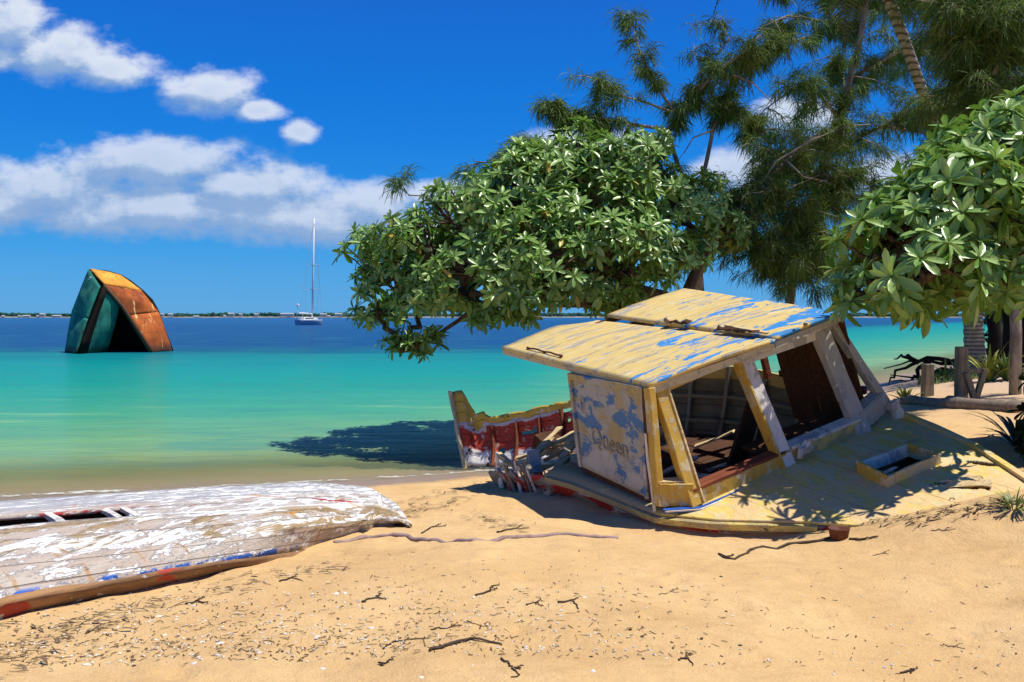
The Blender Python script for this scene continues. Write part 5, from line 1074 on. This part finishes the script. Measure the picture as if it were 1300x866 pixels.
# fine beach litter: twig crumbs, leaf flakes and coral grit
V, Q, MI = [], [], []; n = 0
def in_frame_xy(k_):
    px = RNG.uniform(-60, 900, k_) if True else 0; return px
for k_ in range(2300):
    px = RNG.beta(1.3, 2.0) * 1000 - 60 if RNG.random() < .8 else RNG.uniform(-50, 1350); py = 690 + 190 * RNG.beta(2.4, 1.2); 
    X_ = (px - 650) / F; yy = (CH - .62) * F / (py - 402); x_, y_ = X_ * yy, yy
    V.append((x_, y_)); 
xy = np.array(V); zz = terrain(xy[:, 0], xy[:, 1]); V = []; mi = []
wl5 = ROW[6][:, :2]
for i in range(len(xy)):
    a_ = RNG.uniform(0, 6.28); typ = RNG.choice(4, p=[.42, .2, .26, .12]); dx = np.array([math.cos(a_), math.sin(a_), RNG.normal(0, .15)]); dy = np.array([-math.sin(a_), math.cos(a_), 0]); c_ = np.array([xy[i, 0], xy[i, 1], zz[i] + .003])
    j_ = np.argmin(abs(wl5[:, 0] - c_[0]))
    if c_[0] < wl5[-1, 0] and c_[1] > wl5[j_, 1] - .05: continue
    if typ in (0, 1): l_, w_, h_ = RNG.uniform(.005, .024) * (1.6 if RNG.random() < .12 else 1), RNG.uniform(.0012, .003), RNG.uniform(.002, .004)
    else: l_, w_, h_ = RNG.uniform(.003, .010), RNG.uniform(.003, .008), RNG.uniform(.003, .007)
    up_ = np.array([0, 0, h_]); b0 = len(V)
    V += [c_ - dx * l_ - dy * w_, c_ + dx * l_ - dy * w_ * .5, c_ + dx * l_ * .9 + dy * w_, c_ - dx * l_ + dy * w_ * .6, c_ - dx * l_ * .6 + up_, c_ + dx * l_ * .6 + up_ * RNG.uniform(.6, 1.6)]
    for f_ in ((0, 1, 5, 4), (1, 2, 5, 5), (2, 3, 4, 5), (3, 0, 4, 4)): Q.append(tuple(b0 + q_ for q_ in dict.fromkeys(f_))); mi.append({0: 0, 1: 1, 2: 2, 3: 0}[typ])
me = bpy.data.meshes.new('beach_litter'); me.from_pydata([tuple(v_) for v_ in V], [], Q)
LIT = wood('dry_litter', (.20, .135, .075, 1), (.10, .065, .04, 1))
for m_ in (LIT, TWP, CORAL): me.materials.append(m_)
me.polygons.foreach_set('material_index', mi); tag(link('beach_litter', me), 'fine scatter of twig crumbs, dry leaf flakes and coral grit on the sand', 'litter', kind='stuff')
# seaweed wrack line and dry leaf drift
def wrack(name, label, segs, n, mat):
    P0 = []; 
    for a, b, spread in segs:
        for f_ in np.linspace(0, 1, n): q_ = ground(a[0] + (b[0] - a[0]) * f_, a[1] + (b[1] - a[1]) * f_); P0.append((q_[0] + RNG.normal(0, spread), q_[1] + RNG.normal(0, spread * 1.2)))
    P0 = np.array(P0); zz_ = terrain(P0[:, 0], P0[:, 1]); V = []; Q = []
    for (x_, y_), z_ in zip(P0, zz_):
        a_ = RNG.normal(.15, .5); l_ = RNG.uniform(.012, .06); dx = np.array([math.cos(a_) * l_, math.sin(a_) * l_, RNG.normal(0, .008)]); dy = np.array([-math.sin(a_), math.cos(a_), 0]) * RNG.uniform(.002, .007); c_ = np.array([x_, y_, z_ + .005 + abs(RNG.normal(0, .006))]); b0 = len(V); V += [c_ - dx - dy, c_ - dx + dy, c_ + [0, 0, .006] + dy * 1.5, c_ + [0, 0, .006] - dy * 1.5, c_ + dx]; Q += [(b0, b0 + 3, b0 + 2, b0 + 1), (b0 + 3, b0 + 4, b0 + 2)]
    me = bpy.data.meshes.new(name); me.from_pydata([tuple(v_) for v_ in V], [], Q); me.materials.append(mat); return tag(link(name, me), label, 'litter', kind='stuff')
wrack('wrack_line', 'dark line of seaweed and twigs from the capsized hull tip to the boat', [((510, 640), (640, 608), .10), ((520, 655), (600, 630), .10), ((560, 628), (690, 610), .06), ((600, 655), (660, 672), .12), ((500, 662), (540, 640), .08)], 70, LIT)
wrack('leaf_drift', 'dry leaf drift along the sand edge of the foredeck', [((1010, 672), (1180, 660), .07), ((1060, 665), (1290, 648), .08), ((1180, 652), (1300, 640), .06)], 80, LIT)
wrack('hull_wrack', 'dry weed scattered below the capsized hull', [((0, 810), (180, 780), .10), ((100, 795), (300, 745), .10), ((300, 740), (440, 720), .08), ((0, 850), (120, 800), .12)], 42, LIT)

# =================================================================== SUN, SKY, CAMERA
AZ, EL = math.radians(102), math.radians(69)
sv = Vector((math.cos(EL) * math.sin(AZ), math.cos(EL) * math.cos(AZ), math.sin(EL)))
sun = bpy.data.lights.new('sun', 'SUN'); sun.energy = 5.0; sun.angle = math.radians(.5); sun.color = (1, .95, .86)
so_ = bpy.data.objects.new('sun', sun); COL.objects.link(so_); so_.rotation_euler = sv.to_track_quat('Z', 'Y').to_euler(); so_.location = (0, 0, 30)
W = bpy.data.worlds.new('World'); sc.world = W; W.use_nodes = True; W.node_tree.nodes.clear(); t = NT(W.node_tree)
wo = t.node('ShaderNodeOutputWorld'); bg = t.node('ShaderNodeBackground'); t.l.new(bg.outputs[0], wo.inputs[0]); bg.inputs[1].default_value = .10
sky = t.node('ShaderNodeTexSky', sky_type='NISHITA', sun_disc=False, sun_elevation=EL, sun_rotation=AZ, altitude=0, air_density=1.0, dust_density=.2, ozone_density=4.0)
hs = t.node('ShaderNodeHueSaturation'); t.l.new(sky.outputs[0], hs.inputs['Color']); hs.inputs['Saturation'].default_value = 1.55; hs.inputs['Value'].default_value = 1.0
# the very clear tropical air: deep blue nearly down to the horizon
K = lambda r, g, b: tuple(c * 8.7 for c in srgb(r, g, b)[:3]) + (1,)
dirz = t.sep(t.node('ShaderNodeTexCoord').outputs['Generated'])[2]
clear = t.ramp(dirz, [(0, K(26, 156, 228)), (.08, K(20, 148, 230)), (.2, K(24, 124, 226)), (.36, K(30, 100, 208)), (1, K(24, 70, 160))])
blue = t.mix(.85, hs.outputs[0], clear)
# clouds in directions of the sky
grp = bpy.data.node_groups.new('cloud_field', 'ShaderNodeTree'); grp.interface.new_socket('Vector', in_out='INPUT', socket_type='NodeSocketVector'); grp.interface.new_socket('Density', in_out='OUTPUT', socket_type='NodeSocketFloat')
g_ = NT(grp); gi = g_.node('NodeGroupInput'); go = g_.node('NodeGroupOutput'); vec = gi.outputs[0]
n0 = g_.node('ShaderNodeTexNoise'); g_.set(n0.inputs['Vector'], vec); n0.inputs['Scale'].default_value = 9; n0.inputs['Detail'].default_value = 6; n0.inputs['Roughness'].default_value = .55
n1_ = g_.noise(g_.mapping(vec, (1, 1.6, 1)), 21, 8, .6); acc = None
blobs = [(15, 35, 62, 48), (85, 72, 78, 40), (150, 92, 66, 26), (268, 118, 72, 34), (335, 142, 40, 16), (383, 168, 30, 18), (0, 75, 40, 26), (195, 208, 150, 38), (320, 236, 130, 34), (60, 240, 130, 44), (200, 266, 230, 42), (390, 278, 170, 42), (472, 262, 80, 36), (556, 246, 56, 22), (0, 264, 120, 34), (720, 188, 70, 30), (795, 190, 50, 24), (930, 218, 60, 36), (600, 300, 130, 30), (1010, 150, 70, 30), (1150, 230, 120, 40)]
for cx, cy, rx, ry in blobs:
    mp = g_.mapping(vec, (F / rx, F / ry, 0), (-(cx - 650) / F * F / rx, -(402 - cy) / F * F / ry, 0)); l_ = g_.vmath('LENGTH', mp); f_ = g_.math('SUBTRACT', 1, l_)
    if acc is None: acc = f_
    else:
        nd = g_.node('ShaderNodeMath', operation='SMOOTH_MAX'); g_.set(nd.inputs[0], acc); g_.set(nd.inputs[1], f_); nd.inputs[2].default_value = .35; acc = nd.outputs[0]
fld = g_.math('ADD', g_.math('MAXIMUM', acc, -1.5), g_.math('MULTIPLY', g_.math('SUBTRACT', n1_, .5), 1.4)); g_.l.new(fld, go.inputs[0])
tc = t.node('ShaderNodeTexCoord').outputs['Generated']; dx_, dy_, dz_ = t.sep(tc)
yy_ = t.math('MAXIMUM', dy_, .02); pv = t.node('ShaderNodeCombineXYZ'); t.set(pv.inputs[0], t.math('DIVIDE', dx_, yy_)); t.set(pv.inputs[1], t.math('DIVIDE', dz_, yy_)); P_ = pv.outputs[0]
def cf(vv):
    nd = t.node('ShaderNodeGroup'); nd.node_tree = grp; t.l.new(vv, nd.inputs[0]); return nd.outputs[0]
f0 = cf(P_); f1_ = cf(t.vmath('ADD', P_, (.012, .022, 0)))
dens = t.math('MULTIPLY', t.smooth(f0, -.10, .55), t.smooth(dy_, .05, .15))
lit = t.smooth(t.math('SUBTRACT', f0, f1_), -.15, .55)
body = t.smooth(f0, .1, 1.1)
low = t.smooth(t.sep(P_)[1], .30, .20); cc = t.mix(lit, (2.2, 3.5, 5.8, 1), t.mix(low, (7.2, 7.6, 8.3, 1), (5.9, 6.6, 7.9, 1))); cc = t.mix(t.math('MULTIPLY', body, .4), cc, (3.5, 4.6, 6.4, 1))
skyc = t.mix(t.math('MULTIPLY', dens, .92), blue, cc); t.l.new(skyc, bg.inputs[0])

cam = bpy.data.cameras.new('camera'); co = bpy.data.objects.new('camera', cam); COL.objects.link(co); co.location = (0, 0, CH); co.rotation_euler = (PI / 2 - PITCH, 0, 0)
cam.sensor_width = 36; cam.lens = F / 1300 * 36; cam.clip_end = 20000; cam.clip_start = .1; sc.camera = co
vs_ = sc.view_settings; vs_.view_transform = 'Standard'; vs_.look = 'None'; vs_.exposure = 0.22; vs_.gamma = 1; vs_.use_curve_mapping = False
sc.cycles.max_bounces = 8; sc.cycles.transparent_max_bounces = 12
